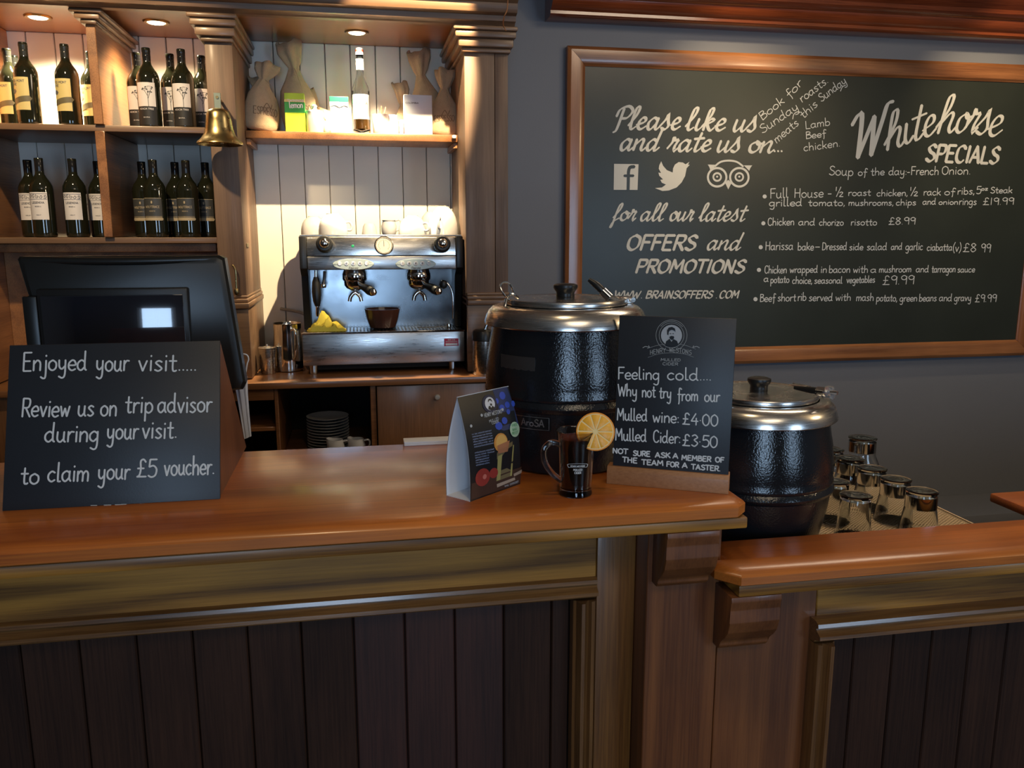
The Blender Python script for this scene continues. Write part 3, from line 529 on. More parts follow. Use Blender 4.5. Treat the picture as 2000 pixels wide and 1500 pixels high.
# work surface behind the lower bar
G=thing('glass_drying_counter','low dark counter behind the lower bar, under the kettle and glasses','counter',(1.0,1.8,0))
obj('body',MB().box(.70,1.44,1.482,2.12,0,.878,.004),M_dark,G); obj('edge_strip',MB().box(1.44,1.452,1.482,2.12,.80,.878,.002,1),M_steelb,G)
fl=MB().box(1.56,2.7,1.50,1.745,.898,.922,.006)
o=obj('bar_flap',fl,M_top); o['label']='small orange wooden flap shelf at the far right edge'; o['category']='shelf'
obj('bracket_leg',MB().box(2.0,2.04,1.58,1.66,0,.8975,.003),M_post,o)
# perforated mat
m_=MB(); cw,ch=.0125,.0085; y=1.50; row=0
def seg(a,b,w=.0011,z0=.8785,z1=.8815):
    d=(b-a).normalized()*0+ (b-a); n=Vector((-d.y,d.x,0)).normalized()*w
    m_.add([(*(a+n).xy,z1),(*(a-n).xy,z1),(*(b-n).xy,z1),(*(b+n).xy,z1),(*(a-n).xy,z0),(*(b-n).xy,z0)],[(0,1,2,3),(1,4,5,2)])
while y<2.10:
    x=1.0+(cw/2 if row%2 else 0)
    while x<1.43:
        c=Vector((x,y,0)); a=c+Vector((-cw/2,0,0)); b=c+Vector((-cw/4,ch/2,0)); d=c+Vector((cw/4,ch/2,0)); e=c+Vector((cw/2,0,0))
        seg(a,b); seg(b,d); seg(d,e); x+=cw
    y+=ch/2*1.0; row+=1
m_.box(.995,1.437,1.495,1.4985,.8785,.883); m_.box(1.434,1.4375,1.495,2.10,.8785,.883)
M_mat=mat('pale_plastic_mesh',(.55,.42,.28),.35)
o=obj('drainer_mat',m_,M_mat); o['label']='beige open-mesh drainer mat under the glasses'; o['category']='mat'; o['kind']='thing'
#@@OBJ
# ------------------------------------------------------------------ soup kettles (mulled drink urns)
def kettle(loc,label,rz):
    t=thing('soup_kettle',label,'kettle',loc,rz,'black soup kettles behind the bar')
    body=[(0,0),(.128,0),(.135,.004),(.141,.02),(.150,.06),(.158,.10),(.161,.128),(.1655,.132),(.168,.139),(.1655,.146),(.163,.150),(.1655,.153),(.166,.158),(.164,.163),(.1645,.175),(.1635,.20),(.160,.23),(.154,.262),(.150,.292),(0,.292)]
    obj('body',MB().lathe(body,(0,0,0),64),M_enamel,t,True)
    col=[(.149,.2915),(.1645,.2885),(.1665,.2905),(.166,.295),(.163,.306),(.158,.316),(.150,.3235),(.140,.327),(.127,.3275),(.126,.300),(.149,.2915)]
    obj('collar',MB().lathe(col,(0,0,0),64),M_steel,t,True)
    lid=obj('lid',MB().lathe([(.119,.322),(.1235,.3265),(.125,.330),(.125,.336),(.1235,.3395),(.119,.3405),(.113,.339),(.105,.3385),(.06,.341),(.022,.342),(0,.342),(0,.340),(.11,.330)],(0,0,0),64),M_steel,t,True)
    obj('knob',MB().lathe([(0,.3405),(.018,.3405),(.0195,.344),(.0185,.348),(.0195,.353),(.0235,.358),(.0255,.363),(.0245,.367),(.018,.3695),(0,.370)],(0,0,0),32),M_blackp,lid,True,label='black plastic knob')
    lp=MB().tube(crom([(-.118,-.02,.336),(-.132,-.018,.352),(-.138,-.014,.366),(-.130,-.01,.374),(-.117,-.008,.370),(-.108,-.006,.352),(-.104,-.004,.342)],5),.0022,8)
    lp.tube(crom([(-.104,-.03,.343),(-.116,-.03,.352),(-.126,-.028,.345),(-.130,-.026,.330),(-.133,-.024,.324)],5),.0028,8)
    obj('lid_clip',lp,M_chrome,lid,True)
    hg=MB().box(.112,.142,-.018,.018,.3255,.3415,.004).tube([(.138,-.024,.336),(.138,.024,.336)],.005,10)
    obj('hinge',hg,M_steel,t,True)
    return t
K1c=(.416,1.64,BT); K1=kettle(K1c,'large black soup kettle on the bar between the tent card and price board',.0)
K2=kettle((.853,1.634,.8785+.0135),'second black soup kettle with steel rim, behind the lower bar beside the glasses',.35)
obj('drip_stand',MB().lathe([(0,-.0133),(.12,-.0133),(.122,-.008),(.122,-.001),(0,-.001)],(0,0,0),40),M_blackp,K2,True)
ca=math.atan2(-1.64,-.416)          # direction from kettle 1 to the camera
def cylmap(R,a0,z0):                # u along the girth, v up
    return lambda u,v:((R+LIFT[0])*math.cos(a0+u/R),(R+LIFT[0])*math.sin(a0+u/R),z0+v)
def cylpatch(R,a0,z0,z1,w,n=10,th=.0012,rz0=None):
    mb=MB(); V=[];F=[]
    for i in range(n+1):
        a=a0+(i/n-.5)*w/R
        for z in (z0,z1):
            for r in (R,R+th): V.append((r*math.cos(a),r*math.sin(a),z))
    for i in range(n):
        b=i*4; c=b+4
        F+=[(b+1,c+1,c+3,b+3),(b,b+2,c+2,c),(b,c,c+1,b+1),(b+2,b+3,c+3,c+2)]
    F+=[(0,1,3,2),(n*4,n*4+2,n*4+3,n*4+1)]
    return mb.add(V,F)
a1=ca-.40
pl=obj('name_plate',cylpatch(.1595,a1,.096,.124,.078),M_blackm,K1,True,label='small black name plate with silver lettering')
tx=MB(); mpp=cylmap(.1612,a1,.096)
word(tx,'AroSA',(-.022,.008),(.026,.008),.0015,.0022,mpp)
for a,b in (((-.036,.002),(.036,.002)),((-.036,.026),(.036,.026)),((-.036,.002),(-.036,.026)),((.036,.002),(.036,.026))): 
    ribbon(tx,[Vector((a[0]+(b[0]-a[0])*i/8,a[1]+(b[1]-a[1])*i/8,0)) for i in range(9)],.0009,mpp)
obj('lettering',tx,M_steelb,pl,True)
obj('rating_sticker',cylpatch(.1605,a1-.22,.205,.238,.085,th=.0015),mat('smooth_dark_label',(.03,.028,.027),.4),K1,True)
# ladle handles resting in the lids
def ladle(pts,lab,loc):
    t=thing('ladle',lab,'ladle',loc)
    obj('handle',MB().tube(crom(pts[:3],4),[.004,.005,.006,.007,.0075,.0075,.0075,.007,.006][:len(crom(pts[:3],4))],10),M_blackp,t)
    e=Vector(pts[2]); d=(e-Vector(pts[1])).normalized()
    obj('clamp',MB().tube([e-d*.004,e+d*.016],.0095,10),M_chrome,t)
    obj('shaft',MB().tube([e+d*.016,e+d*.04],.004,8),M_steel,t)
    return t
p0=hY(1150,546,1.60);p2=hY(1180,571,1.585)
ladle([p0,(p0+p2)/2+Vector((.001,0,.001)),p2],'black ladle handle sticking up from the large kettle lid',p2)
p0=hY(1470,752,1.60);
q0=hY(1552,757,1.56);q1=hY(1590,763,1.52);q2=hY(1600,764,1.51)
ladle([q0,q1,q2],'black ladle handle lying over the second kettle lid',q2)
# cling film on the second ladle
cf=MB(); cc=hY(1606,766,1.50); random.seed(3)
cf.lathe([(0,-.012),(.010,-.010),(.016,-.003),(.015,.004),(.010,.012),(0,.015)],(cc.x+.014,cc.y,cc.z-.002),10,None,lambda v:v*(1+.5*noise.noise(v*90)))
o=obj('cling_film',cf,mat('clear_film',(.85,.88,.92),.15,trans=.85,ior=1.2),sharp=20); o['label']='crumpled clear film around the second ladle end'; o['category']='film'
# ------------------------------------------------------------------ review sign (left)
SL=thing('review_sign','black wedge-shaped chalk sign asking for reviews, on wooden sides','sign',(-.44,1.6,BT))
x0,x1=-.617,-.2585
obj('front_board',MB().prism([(1.485,BT),(1.491,BT),(1.597,1.372),(1.590,1.374)],'x',x0,x1,.0012),M_slate,SL)
obj('back_board',MB().prism([(1.852,BT),(1.860,BT),(1.604,1.372),(1.598,1.368)],'x',x0+.002,x1-.002),M_side,SL)
for a,b in ((x0+.004,x0+.016),(x1-.014,x1-.002)): obj('side_board',MB().prism([(1.492,BT),(1.8515,BT),(1.5985,1.366)],'x',a,b),M_side,SL)
sf=Surf((x0,1.485,BT),(1,0,0),(0,.105,.274),.0009)
o27=(0,460)
for L9 in lines([('Enjoyed',120,722,462,716),('your',512,722,685,722),('visit.....',738,722,1045,722),('Review',115,965,370,965),('us',415,962,500,962),('on',535,962,622,962),
 ('trip',668,945,815,945),('advisor',842,945,1128,940),('during',240,1100,525,1098),('your',570,1085,735,1085),('visit.',758,1082,940,1080),('to',112,1325,208,1323),('claim',255,1312,475,1308),('your',522,1300,690,1298),('\u00a35',728,1288,833,1286,52),('voucher.',875,1278,1140,1272)]):
    tx=MB(); sf.words(tx,L9,o27,2.727,54,.0031); obj('lettering',tx,M_chalk,SL,label='white chalk-pen handwriting')
tx=MB(); random.seed(5)
for i in range(9):
    x=480+i*62+random.uniform(-20,20); sf.stroke(tx,[(x,1438-i*2),(x+random.uniform(15,40),1437-i*2)],o27,2.727,.0012)
obj('chalk_smear',tx,M_chalkd,SL)
random.seed(7)
# ------------------------------------------------------------------ price board on wooden base (right)
PB=thing('price_board','tall black mulled drinks price board on a pale wooden foot, at the bar end','sign',(.55,1.40,BT))
a=Vector((.452,1.447,BT)); b=Vector((.652,1.342,BT)); u=(b-a).normalized(); bk=Vector((-u.y,u.x,0)); L=(b-a).length
def fr(s,d,z): return a+u*s+bk*d+Vector((0,0,z))
V=[fr(s,d,z) for s in (0,L) for d,z in ((0,.0),(.002,.026),(.006,.0345),(.034,.0345),(.038,.026),(.038,0))]
F=[tuple(range(6))[::-1],tuple(range(6,12))]+[(i,(i+1)%6,(i+1)%6+6,i+6) for i in range(6)]
obj('wooden_foot',MB().bev(V,F,.0012),M_pale,PB)
h=.318; ln=.035
V=[fr(s,d,z) for s in (.010,L-.002) for d,z in ((.010,.033),(.010+ln,h),(.016+ln,h),(.016,.033))]
obj('board',MB().bev(V,[(0,3,2,1),(4,5,6,7),(0,1,5,4),(2,3,7,6),(1,2,6,5),(0,4,7,3)],.0008),M_slate,PB)
vv=(fr(0,.010+ln,h)-fr(0,.010,.033)); sp=Surf(fr(.010,.010,.033),u,vv,.0009); o35=(1040,580)
for L9 in lines([('Feeling',597,572,885,577),('cold....',942,577,1245,582),('Why',597,690,730,694),('not',765,698,857,700),('try',885,704,968,708),('from',1012,722,1155,726),('our',1200,728,1305,732),
 ('Mulled',590,858,800,866),('wine:',840,872,1020,880),('\u00a34\u00b700',1045,888,1292,902,44),('Mulled',578,1000,795,1008),('Cider:',842,1012,1030,1022),('\u00a33\u00b750',1045,1036,1288,1052,44),
 ('NOT',560,1088,665,1096,19),('SURE',702,1106,820,1112,19),('ASK',857,1118,960,1122,19),('A',980,1124,1015,1126,19),('MEMBER',1040,1136,1245,1148,19),('OF',1275,1150,1335,1154,19),
 ('THE',628,1150,730,1158,19),('TEAM',762,1168,912,1176,19),('FOR',935,1182,1020,1188,19),('A',1045,1190,1080,1192,19),('TASTER.',1108,1200,1308,1214,19)]):
    tx=MB(); sp.words(tx,L9,o35,3.571,46,.0024); obj('lettering',tx,M_chalk,PB,label='white chalk-pen handwriting')
def emblem(sf,cx,cy,r,org,sc,w,light_mat,dark_mat,par,sq=1,local=None):
    """round badge with the bust of a moustached man in a jacket"""
    m=MB(); sf.disc(m,(cx,cy),r*.68,org,sc,1,24,sq); o=obj('badge_disc',m,light_mat,par)
    m=MB()
    sf.circ(m,(cx,cy),r*.80,org,sc,w*.7,1,16,sq); sf.circ(m,(cx,cy),r,org,sc,w*.7,1,18,sq); obj('badge_ring',m,M_print if light_mat is not F_ink else F_ink,par)
    m=MB(); g=lambda P:[(cx+x*r*sq,cy+y*r) for x,y in P]
    sf.poly(m,g([(-.40,.60),(-.34,.38),(-.12,.22),(0,.42),(.14,.24),(.36,.36),(.44,.58),(.2,.70),(-.15,.70)]),org,sc,2)      # jacket
    sf.poly(m,g([(-.27,-.05),(-.28,-.32),(-.18,-.50),(.04,-.55),(.22,-.45),(.27,-.22),(.20,-.30),(.02,-.36),(-.12,-.30),(-.18,-.18),(-.19,-.02)]),org,sc,2) # hair
    sf.poly(m,g([(-.14,.10),(-.02,.03),(.16,.06),(.18,.14),(.12,.26),(.02,.30),(-.08,.24)]),org,sc,2)                        # beard
    for ex in (-.07,.11): sf.poly(m,g([(ex-.05,-.13),(ex+.05,-.13),(ex+.05,-.09),(ex-.05,-.09)]),org,sc,2)
    obj('badge_portrait',m,dark_mat,par)
M_badge=mat('badge_silver_print',(.36,.38,.40),.5)
emblem(sp,970,268,108,o35,3.571,.0012,M_badge,F_black,PB)
tx=MB()
for i,c in enumerate('HENRY WESTONS'):
    if c==' ': continue
    t=i/12; x=820+t*270; y=402-math.sin(PI*t)*18+ (0); sp.words(tx,[(c,x,y,x+19,y)],o35,3.571,17,.0011,jit=0)
sp.words(tx,[('MULLED',895,446,1033,449,10),('CIDER',908,475,1015,477,10)],o35,3.571,10,.0011,jit=0)
for x0_,s_ in ((770,1),(1165,-1)): sp.stroke(tx,[(x0_,355),(x0_+s_*20,345),(x0_+s_*45,352),(x0_+s_*40,340)],o35,3.571,.0014)
sp.stroke(tx,[(800,360),(880,336),(970,328),(1060,336),(1140,364)],o35,3.571,.0006); sp.stroke(tx,[(806,422),(880,398),(970,390),(1060,398),(1125,420)],o35,3.571,.0006)
sp.stroke(tx,[(895,205),(925,180),(970,170),(1015,182),(1048,208)],o35,3.571,.0009)
obj('printed_name',tx,M_print,PB)
# ------------------------------------------------------------------ tent card
TC=thing('tent_card','folded promotional tent card with dark photo print, left of the glass mug','card',(.217,1.44,BT))
A_,B_,C_=Vector((.182,1.388,BT)),Vector((.290,1.476,BT)),Vector((.144,1.431,BT)); D_=C_+(B_-A_)
T1=(A_+C_)/2+Vector((0,0,.187)); T2=T1+(B_-A_)
nf=Vector((.63,-.776,0))
def tent(s,t,side=0,off=0):
    lo=(A_ if not side else C_).lerp(B_ if not side else D_,s); hi=T1.lerp(T2,s); n=nf if not side else -nf
    return lo.lerp(hi,t)+n*(.011*math.sin(PI*min(1,t))+off)
for side,nm,m_ in ((0,'front_leaf',F_black),(1,'back_leaf',F_black)):
    m=MB(); nS,nT=4,12
    for k_,off in ((0,0),(1,-.0008)):
        m.mi=k_; V=[tent(i/nS,j/nT,side,off) for j in range(nT+1) for i in range(nS+1)]
        m.add(V,[(j*(nS+1)+i,j*(nS+1)+i+1,(j+1)*(nS+1)+i+1,(j+1)*(nS+1)+i) for j in range(nT) for i in range(nS)])
    obj(nm,m,[m_,M_whitep],TC,sharp=0)
obj('base_leaf',MB().add([A_+Vector((0,0,.0012)),B_+Vector((0,0,.0012)),D_+Vector((0,0,.0012)),C_+Vector((0,0,.0012)),A_,B_,D_,C_],[(0,1,2,3),(4,7,6,5),(0,4,5,1),(1,5,6,2),(2,6,7,3),(3,7,4,0)]),M_whitep,TC)
def cst(x,y):   # crop coordinates of the card face -> (s,t)
    c=[(275,1390),(845,1210),(710,120),(125,210)]; s=t=.5
    for _ in range(20):
        fx=(1-s)*(1-t)*c[0][0]+s*(1-t)*c[1][0]+s*t*c[2][0]+(1-s)*t*c[3][0]-x; fy=(1-s)*(1-t)*c[0][1]+s*(1-t)*c[1][1]+s*t*c[2][1]+(1-s)*t*c[3][1]-y
        ax=(1-t)*(c[1][0]-c[0][0])+t*(c[2][0]-c[3][0]); ay=(1-t)*(c[1][1]-c[0][1])+t*(c[2][1]-c[3][1])
        bx=(1-s)*(c[3][0]-c[0][0])+s*(c[2][0]-c[1][0]); by=(1-s)*(c[3][1]-c[0][1])+s*(c[2][1]-c[1][1])
        dt=ax*by-ay*bx; s-=(fx*by-fy*bx)/dt; t-=(ax*fy-ay*fx)/dt
    return s,t
class CardSurf:
    W_,H_=.139,.19
    def mp(s,x,y,k=1): return tent(x/s.W_,y/s.H_,0,.0003*k)
    def px(s,x,y):
        a_,b_=cst(x,y); return (a_*s.W_,b_*s.H_)
CardSurf.words=Surf.words; CardSurf.poly=Surf.poly; CardSurf.stroke=Surf.stroke; CardSurf.disc=Surf.disc; CardSurf.circ=Surf.circ
cs=CardSurf(); oc=(0,0)
def pr(nm,m_,polys,k=1):
    m=MB()
    for P in polys: cs.poly(m,P,oc,1,k)
    return obj(nm,m,m_,TC)
def ell(cx,cy,rx,ry,n=16): return [(cx+rx*math.cos(2*PI*i/n),cy+ry*math.sin(2*PI*i/n)) for i in range(n)]
pr('print_blue_haze',flat('print_navy',(.022,.034,.10)),[[(520,152),(690,126),(740,330),(785,560),(600,600),(500,560),(560,350)]],1)
pr('print_blue_light',flat('print_blue',(.03,.07,.42)),[ell(622,220,36,44,8),ell(665,320,30,36,8),ell(615,490,34,40,8),ell(545,545,42,46,8),ell(735,310,22,34,8),ell(600,345,30,30,8),ell(668,395,22,30,8),ell(552,275,20,30,8)],2)
pr('print_brown_table',flat('print_brown',(.06,.028,.018)),[[(278,1370),(262,1180),(430,1120),(560,1100),(832,1010),(842,1200)]],1)
pr('print_apple',flat('print_red',(.30,.035,.025)),[ell(378,1112,82,104),ell(500,1070,50,60)],2)
pr('print_apple_shine',flat('print_pink',(.55,.16,.12)),[ell(398,1105,22,30)],3)
pr('print_glass',flat('print_olive',(.17,.13,.06)),[[(540,1170),(520,840),(600,770),(700,720),(722,1110)]],2)
pr('print_glass_light',flat('print_pale_olive',(.34,.30,.10)),[[(545,1165),(530,880),(580,860),(585,1150)],[(700,1115),(705,760),(716,760),(722,1110)]],3)
pr('print_orange_slice',flat('print_peel',(.55,.24,.05)),[ell(560,728,80,106)],4)
pr('print_orange_flesh',flat('print_flesh',(.62,.36,.10)),[ell(566,726,64,88),],5)
pr('print_drink_top',flat('print_amber',(.36,.15,.07)),[[(515,760),(660,705),(640,830),(530,850)]],6)
pr('print_cinnamon',flat('print_tan',(.40,.30,.22)),[[(740,1090),(838,1042),(840,1080),(750,1120)],[(550,1200),(760,1130),(770,1160),(560,1240)]],3)
pr('print_green_disc',flat('print_mint',(.38,.52,.36)),[ell(722,588,58,84)],7)
m=MB()
cs.words(m,[('FREE',690,560,755,545,14),('BAR',695,605,745,595,14),('BEST',690,645,760,630,14)],oc,1,14,.0007,jit=0,k=8); obj('print_disc_text',m,flat('print_green',(.05,.25,.08)),TC)
m=MB(); random.seed(11)
for i in range(13):
    y=630+i*28+(10 if i>6 else 0); x=243+i*4.0
    if i==6: continue
    cs.words(m,[(''.join(random.choice('aeomnruscvtli ') for _ in range(26 if i<9 else 18)),x,y,x+(215 if i<9 else 150),y-34*(1 if i<9 else .7))],oc,1,11,.00045,jit=0,k=2)
obj('print_small_text',m,flat('print_pale_blue',(.22,.27,.42)),TC)
m=MB(); cs.words(m,[('WWW.',650,1240,700,1228,12),('GOODCIDER',712,1222,815,1190,12)],oc,1,12,.0007,jit=0,k=3)
cs.words(m,[('HENRY WESTONS',392,445,592,405,22)],oc,1,22,.0010,jit=0,k=3); cs.words(m,[('MULLED',440,505,550,478,16),('CIDER',468,525,545,508,14)],oc,1,14,.0008,jit=0,k=3)
for x_,y_ in ((362,420),(602,370),(238,530)): cs.poly(m,ell(x_,y_,14,18,6),oc,1,3)
obj('print_title',m,M_badge,TC)
m=MB(); cs.poly(m,ell(465,300,82,98,20),oc,1,3); obj('print_badge_back',m,flat('print_navy_dark',(.02,.022,.05)),TC)
m=MB(); cs.poly(m,ell(466,300,56,72,20),oc,1,4); obj('print_badge',m,flat('print_offwhite',(.60,.60,.62)),TC)
m=MB()
for P in ([(440,360),(445,330),(462,320),(475,345),(490,322),(510,340),(505,362),(470,372)],[(445,275),(452,252),(475,245),(490,262),(492,285),(478,265),(458,265),(450,285)],[(462,300),(485,298),(488,318),(472,326)]): cs.poly(m,P,oc,1,5)
obj('print_badge_portrait',m,F_black,TC)
random.seed(7)
# ------------------------------------------------------------------ glass mug with orange slice
MGc=Vector((.378,1.398,BT))
MG=thing('glass_mug','clear glass mug of dark mulled cider with an orange slice, before the large kettle','mug',MGc)
obj('glass',MB().lathe([(0,.0),(.028,.0),(.0305,.002),(.0305,.006),(.029,.010),(.0295,.014),(.031,.05),(.0325,.09),(.036,.119),(.0368,.1205),(.0355,.1205),(.0338,.118),(.0302,.09),(.0288,.05),(.0272,.016),(.024,.013),(0,.012)],(0,0,0),40),M_glass,MG,True)
obj('drink',MB().lathe([(0,.0125),(.0235,.0135),(.0268,.017),(.0284,.05),(.0298,.088),(.0318,.107),(0,.107)],(0,0,0),40),M_cider,MG,True)
obj('handle',MB().tube(crom([(-.030,-.004,.096),(-.048,-.008,.102),(-.062,-.010,.090),(-.060,-.010,.066),(-.046,-.008,.044),(-.0285,-.003,.028)],5),[.0055]*26,10),M_glass,MG,True)
cm=math.atan2(-MGc.y,-MGc.x); mpp=cylmap(.0318,cm+.12,0)
tx=MB(); 
word(tx,'HENRY WESTONS',(-.0135,.060),(.0135,.060),.00032,.00045,mpp); word(tx,'MULLED',(-.008,.053),(.008,.053),.0004,.0007,mpp); word(tx,'CIDER',(-.006,.0475),(.006,.0475),.0004,.0007,mpp)
for z_ in (.0585,.0645): ribbon(tx,[Vector((-.017+.034*i/10,z_+.0018*math.sin(PI*i/10),0)) for i in range(11)],.0005,mpp)
for e_ in (-1,1): ribbon(tx,[Vector((e_*.017,.0585,0)),Vector((e_*.0195,.063,0)),Vector((e_*.017,.0645,0))],.0009,mpp)
obj('printed_logo',tx,M_chalk,MG,True)
oc_=hY(1163,843,1.372); OS=thing('orange_slice','round orange slice wedged on the rim of the glass mug','fruit',oc_)
fw=(EYE-oc_).normalized(); Rm=fw.to_track_quat('Z','Y').to_matrix().to_4x4()
def dl(prof): return MB().lathe(prof,(0,0,0),40,Rm)
obj('peel',dl([(.0322,-.003),(.0342,-.0025),(.0345,0),(.0342,.0025),(.0322,.003),(.0322,-.003)]),M_peel,OS,True)
obj('pith',dl([(0,-.0025),(.0325,-.0025),(.0325,.0025),(0,.0025)]),M_pith,OS,True)
for i in range(10):
    a0=2*PI*i/10+.04; a1=2*PI*(i+1)/10-.04; m=MB()
    P=[(.004*math.cos((a0+a1)/2),.004*math.sin((a0+a1)/2))]+[(.0302*math.cos(a0+(a1-a0)*k_/4),.0302*math.sin(a0+(a1-a0)*k_/4)) for k_ in range(5)]
    m.prism(P,'z',.0020,.0034,.0005); obj('segment',m.xf(Rm),M_orange,OS,True)
st=MB(); 
def R2(x,y,z=.0042): return Rm@Vector((x,y,z))
pts=[]
for i in range(10):
    r=(.008 if i%2==0 else .0022)*(1.5 if i==0 else 1); a=2*PI*i/10+.05; pts.append((r*math.cos(a),r*math.sin(a)))
st.prism(pts,'z',.0034,.0060,.0004); st.xf(Rm@Matrix.Translation((.002,.002,0)))
st.tube([R2(-.048,.002),R2(-.02,.0035),R2(.0,.004)],.0006,6); st.tube([R2(0,0),R2(-.006,-.012),R2(-.012,-.024),R2(-.0135,-.036)],[.0012,.0018,.0014,.0008],6)
SA=obj('star_spice',st,mat('dark_spice',(.03,.012,.008),.6)); SA['label']='dark star-shaped spice pinned on the orange slice'; SA['category']='spice'
# small white-edged menu at the back of the bar
o=obj('folded_menu',MB().box(.088,.27,1.80,1.842,BT,BT+.004,.0008).box(.088,.27,1.802,1.842,BT+.004,BT+.0085,.0012),M_whitep); o['label']='white folded leaflet at the back edge of the bar, behind the tent card'; o['category']='leaflet'
# ------------------------------------------------------------------ till
TL=thing('till_monitor','black till monitor seen from behind with a glossy customer screen, behind the review sign','monitor',(-.5,1.98,1.0))
KF=1.98/1.75
P=[(x*KF,CZ+(z-CZ)*KF) for x,z in [(-.640,1.5215),(-.636,1.527),(-.272,1.5275),(-.262,1.522),(-.234,1.272),(-.240,1.258),(-.262,1.256),(-.60,1.256),(-.622,1.44),(-.628,1.46)]]
m=MB(); n=len(P); V=[]
for (ins,y) in ((.012,1.946),(.004,1.950),(0,1.958),(0,1.995),(.004,2.005)):
    cx,cz=-.50,1.365
    for x,z in P: V.append((x+(cx-x)*ins/.19,y+(1.53-z)*-.06,z+(cz-z)*ins/.13))
F=[tuple(range(n)),tuple(range(4*n,5*n))[::-1]]+[(r*n+i,r*n+(i+1)%n,(r+1)*n+(i+1)%n,(r+1)*n+i) for r in range(4) for i in range(n)]
obj('casing',m.add(V,F),M_till,TL,sharp=25)
lz=CZ+(1.519-CZ)*KF
obj('top_lip',MB().tube(crom([(-.632*KF,1.958,lz),(-.45*KF,1.946,lz-.002),(-.275*KF,1.958,lz+.001)],6),.009,12),M_till,TL)
a_=hY(80,578,1.918); b_=hY(357,578,1.918)
sc_=obj('display_housing',MB().box(a_.x-.010,b_.x+.010,1.918,1.945,1.22,a_.z+.014,.004),M_blackp,TL)
m=MB().box(-.160,.128,-.002,.002,-.160,.056,.0015).xf(Matrix.Translation(((a_.x+b_.x)/2+.016,1.9145,a_.z-.056))@Matrix.Rotation(math.radians(1.2),4,'Z'))
obj('screen_glass',m,M_screen,sc_)
obj('display_side_block',MB().box(a_.x-.040,a_.x-.0105,1.92,1.945,1.22,CZ+(1.452-CZ)*1.12,.004),M_till,TL)
obj('stand',MB().box(-.56,-.44,1.955,2.03,1.018,1.24,.008),M_till,TL); obj('foot',MB().box(-.62,-.38,1.92,2.12,1.0,1.018,.006),M_till,TL)
TS_=thing('till_shelf','dark shelf unit behind the bar carrying the till, hidden by the review sign','shelf',(-.5,2.0,0))
obj('top',MB().box(-1.2,-.30,1.88,2.2,.97,.9995,.003),M_ctr,TS_); obj('carcass',MB().box(-1.18,-.32,1.89,2.18,0,.9695),M_dark,TS_)
# white tea towel hanging from the till's corner and its loop
m=MB(); V=[];F=[]
tw=[hY(468,742,2.03),hY(484,700,2.03)]
pa=[hY(455,735,2.03),hY(462,770,2.03),hY(469,810,2.035),hY(477,858,2.04)]; pb=[hY(483,735,2.03),hY(484,770,2.03),hY(487,810,2.035),hY(491,852,2.04)]
for a,b in zip(pa,pb):
    for i in range(7): V.append(a.lerp(b,i/6)+Vector((0,.002*math.sin(i*2.1),0)))
for a,b in zip(pa,pb):
    for i in range(7): V.append(a.lerp(b,i/6)+Vector((0,.002*math.sin(i*2.1)+.002,0)))
for k_ in (0,28):
    F+=[(k_+j*7+i,k_+j*7+i+1,k_+j*7+i+8,k_+j*7+i+7) for j in range(3) for i in range(6)]
TW=obj('tea_towel',m.add(V,F),M_whitep); TW['label']='white cloth hanging below the right corner of the till'; TW['category']='towel'
q=hY(482,700,2.02)
obj('loop',MB().tube(crom([q+Vector((-.010,0,.012)),q+Vector((.001,0,.008)),q+Vector((.004,0,-.002)),q+Vector((0,0,-.014)),q+Vector((-.004,0,-.034))],5),.0016,6),M_whitep,TW)
#@@OBJ2
# ------------------------------------------------------------------ specials chalkboard
CB=thing('specials_chalkboard','large oak-framed specials chalkboard hanging on the grey wall','chalkboard',(2.2,3.88,1.65))
bx0,bx1,bz0,bz1=1.063,3.517,1.000,2.333
obj('board',MB().box(bx0-.01,bx1+.01,3.872,3.898,bz0-.01,bz1+.01),M_board,CB)
fp=lambda w,sg:[(0,0),(.012*sg,0),(.018*sg,.010),(.070*sg,.014),(.080*sg,.008),(w*sg,.006)]
def rail(a,b,z,sg,m):   # horizontal rail; z is the inner edge, sg = outward direction
    pr=[(3.871,z),(3.868,z),(3.866,z+sg*.004),(3.858,z+sg*.012),(3.852,z+sg*.03),(3.852,z+sg*.07),(3.857,z+sg*.080),(3.862,z+sg*.086),(3.898,z+sg*.086),(3.898,z)]
    V=[(a-(abs(zz-z)),y,zz) for y,zz in pr]+[(b+(abs(zz-z)),y,zz) for y,zz in pr]; n=len(pr)
    return obj('frame_rail',MB().add(V,[tuple(range(n))[::-1],tuple(range(n,2*n))]+[(i,(i+1)%n,(i+1)%n+n,i+n) for i in range(n)]),m,CB,sharp=25)
def stile(x,z0,z1,sg,m):
    pr=[(3.871,x),(3.868,x),(3.866,x+sg*.004),(3.858,x+sg*.012),(3.852,x+sg*.03),(3.852,x+sg*.07),(3.857,x+sg*.080),(3.862,x+sg*.086),(3.898,x+sg*.086),(3.898,x)]
    V=[(xx,y,z0-abs(xx-x)) for y,xx in pr]+[(xx,y,z1+abs(xx-x)) for y,xx in pr]; n=len(pr)
    return obj('frame_stile',MB().add(V,[tuple(range(n))[::-1],tuple(range(n,2*n))]+[(i,(i+1)%n,(i+1)%n+n,i+n) for i in range(n)]),m,CB,sharp=25)
rail(bx0+.0006,bx1-.0006,bz1,1,M_frame); rail(bx0+.0006,bx1-.0006,bz0,-1,M_frame); stile(bx0,bz0+.0006,bz1-.0006,-1,M_framez); stile(bx1,bz0+.0006,bz1-.0006,1,M_framez)
wb=Surf((bx0,3.8715,bz0),(1,0,0),(0,0,1),.0009)
Z1=((1170,120),4);Z2=((1170,380),6.06);Z3=((1470,150),3.774);Z4=((1460,400),3.704)
tx=MB(); nb=math.radians(35)
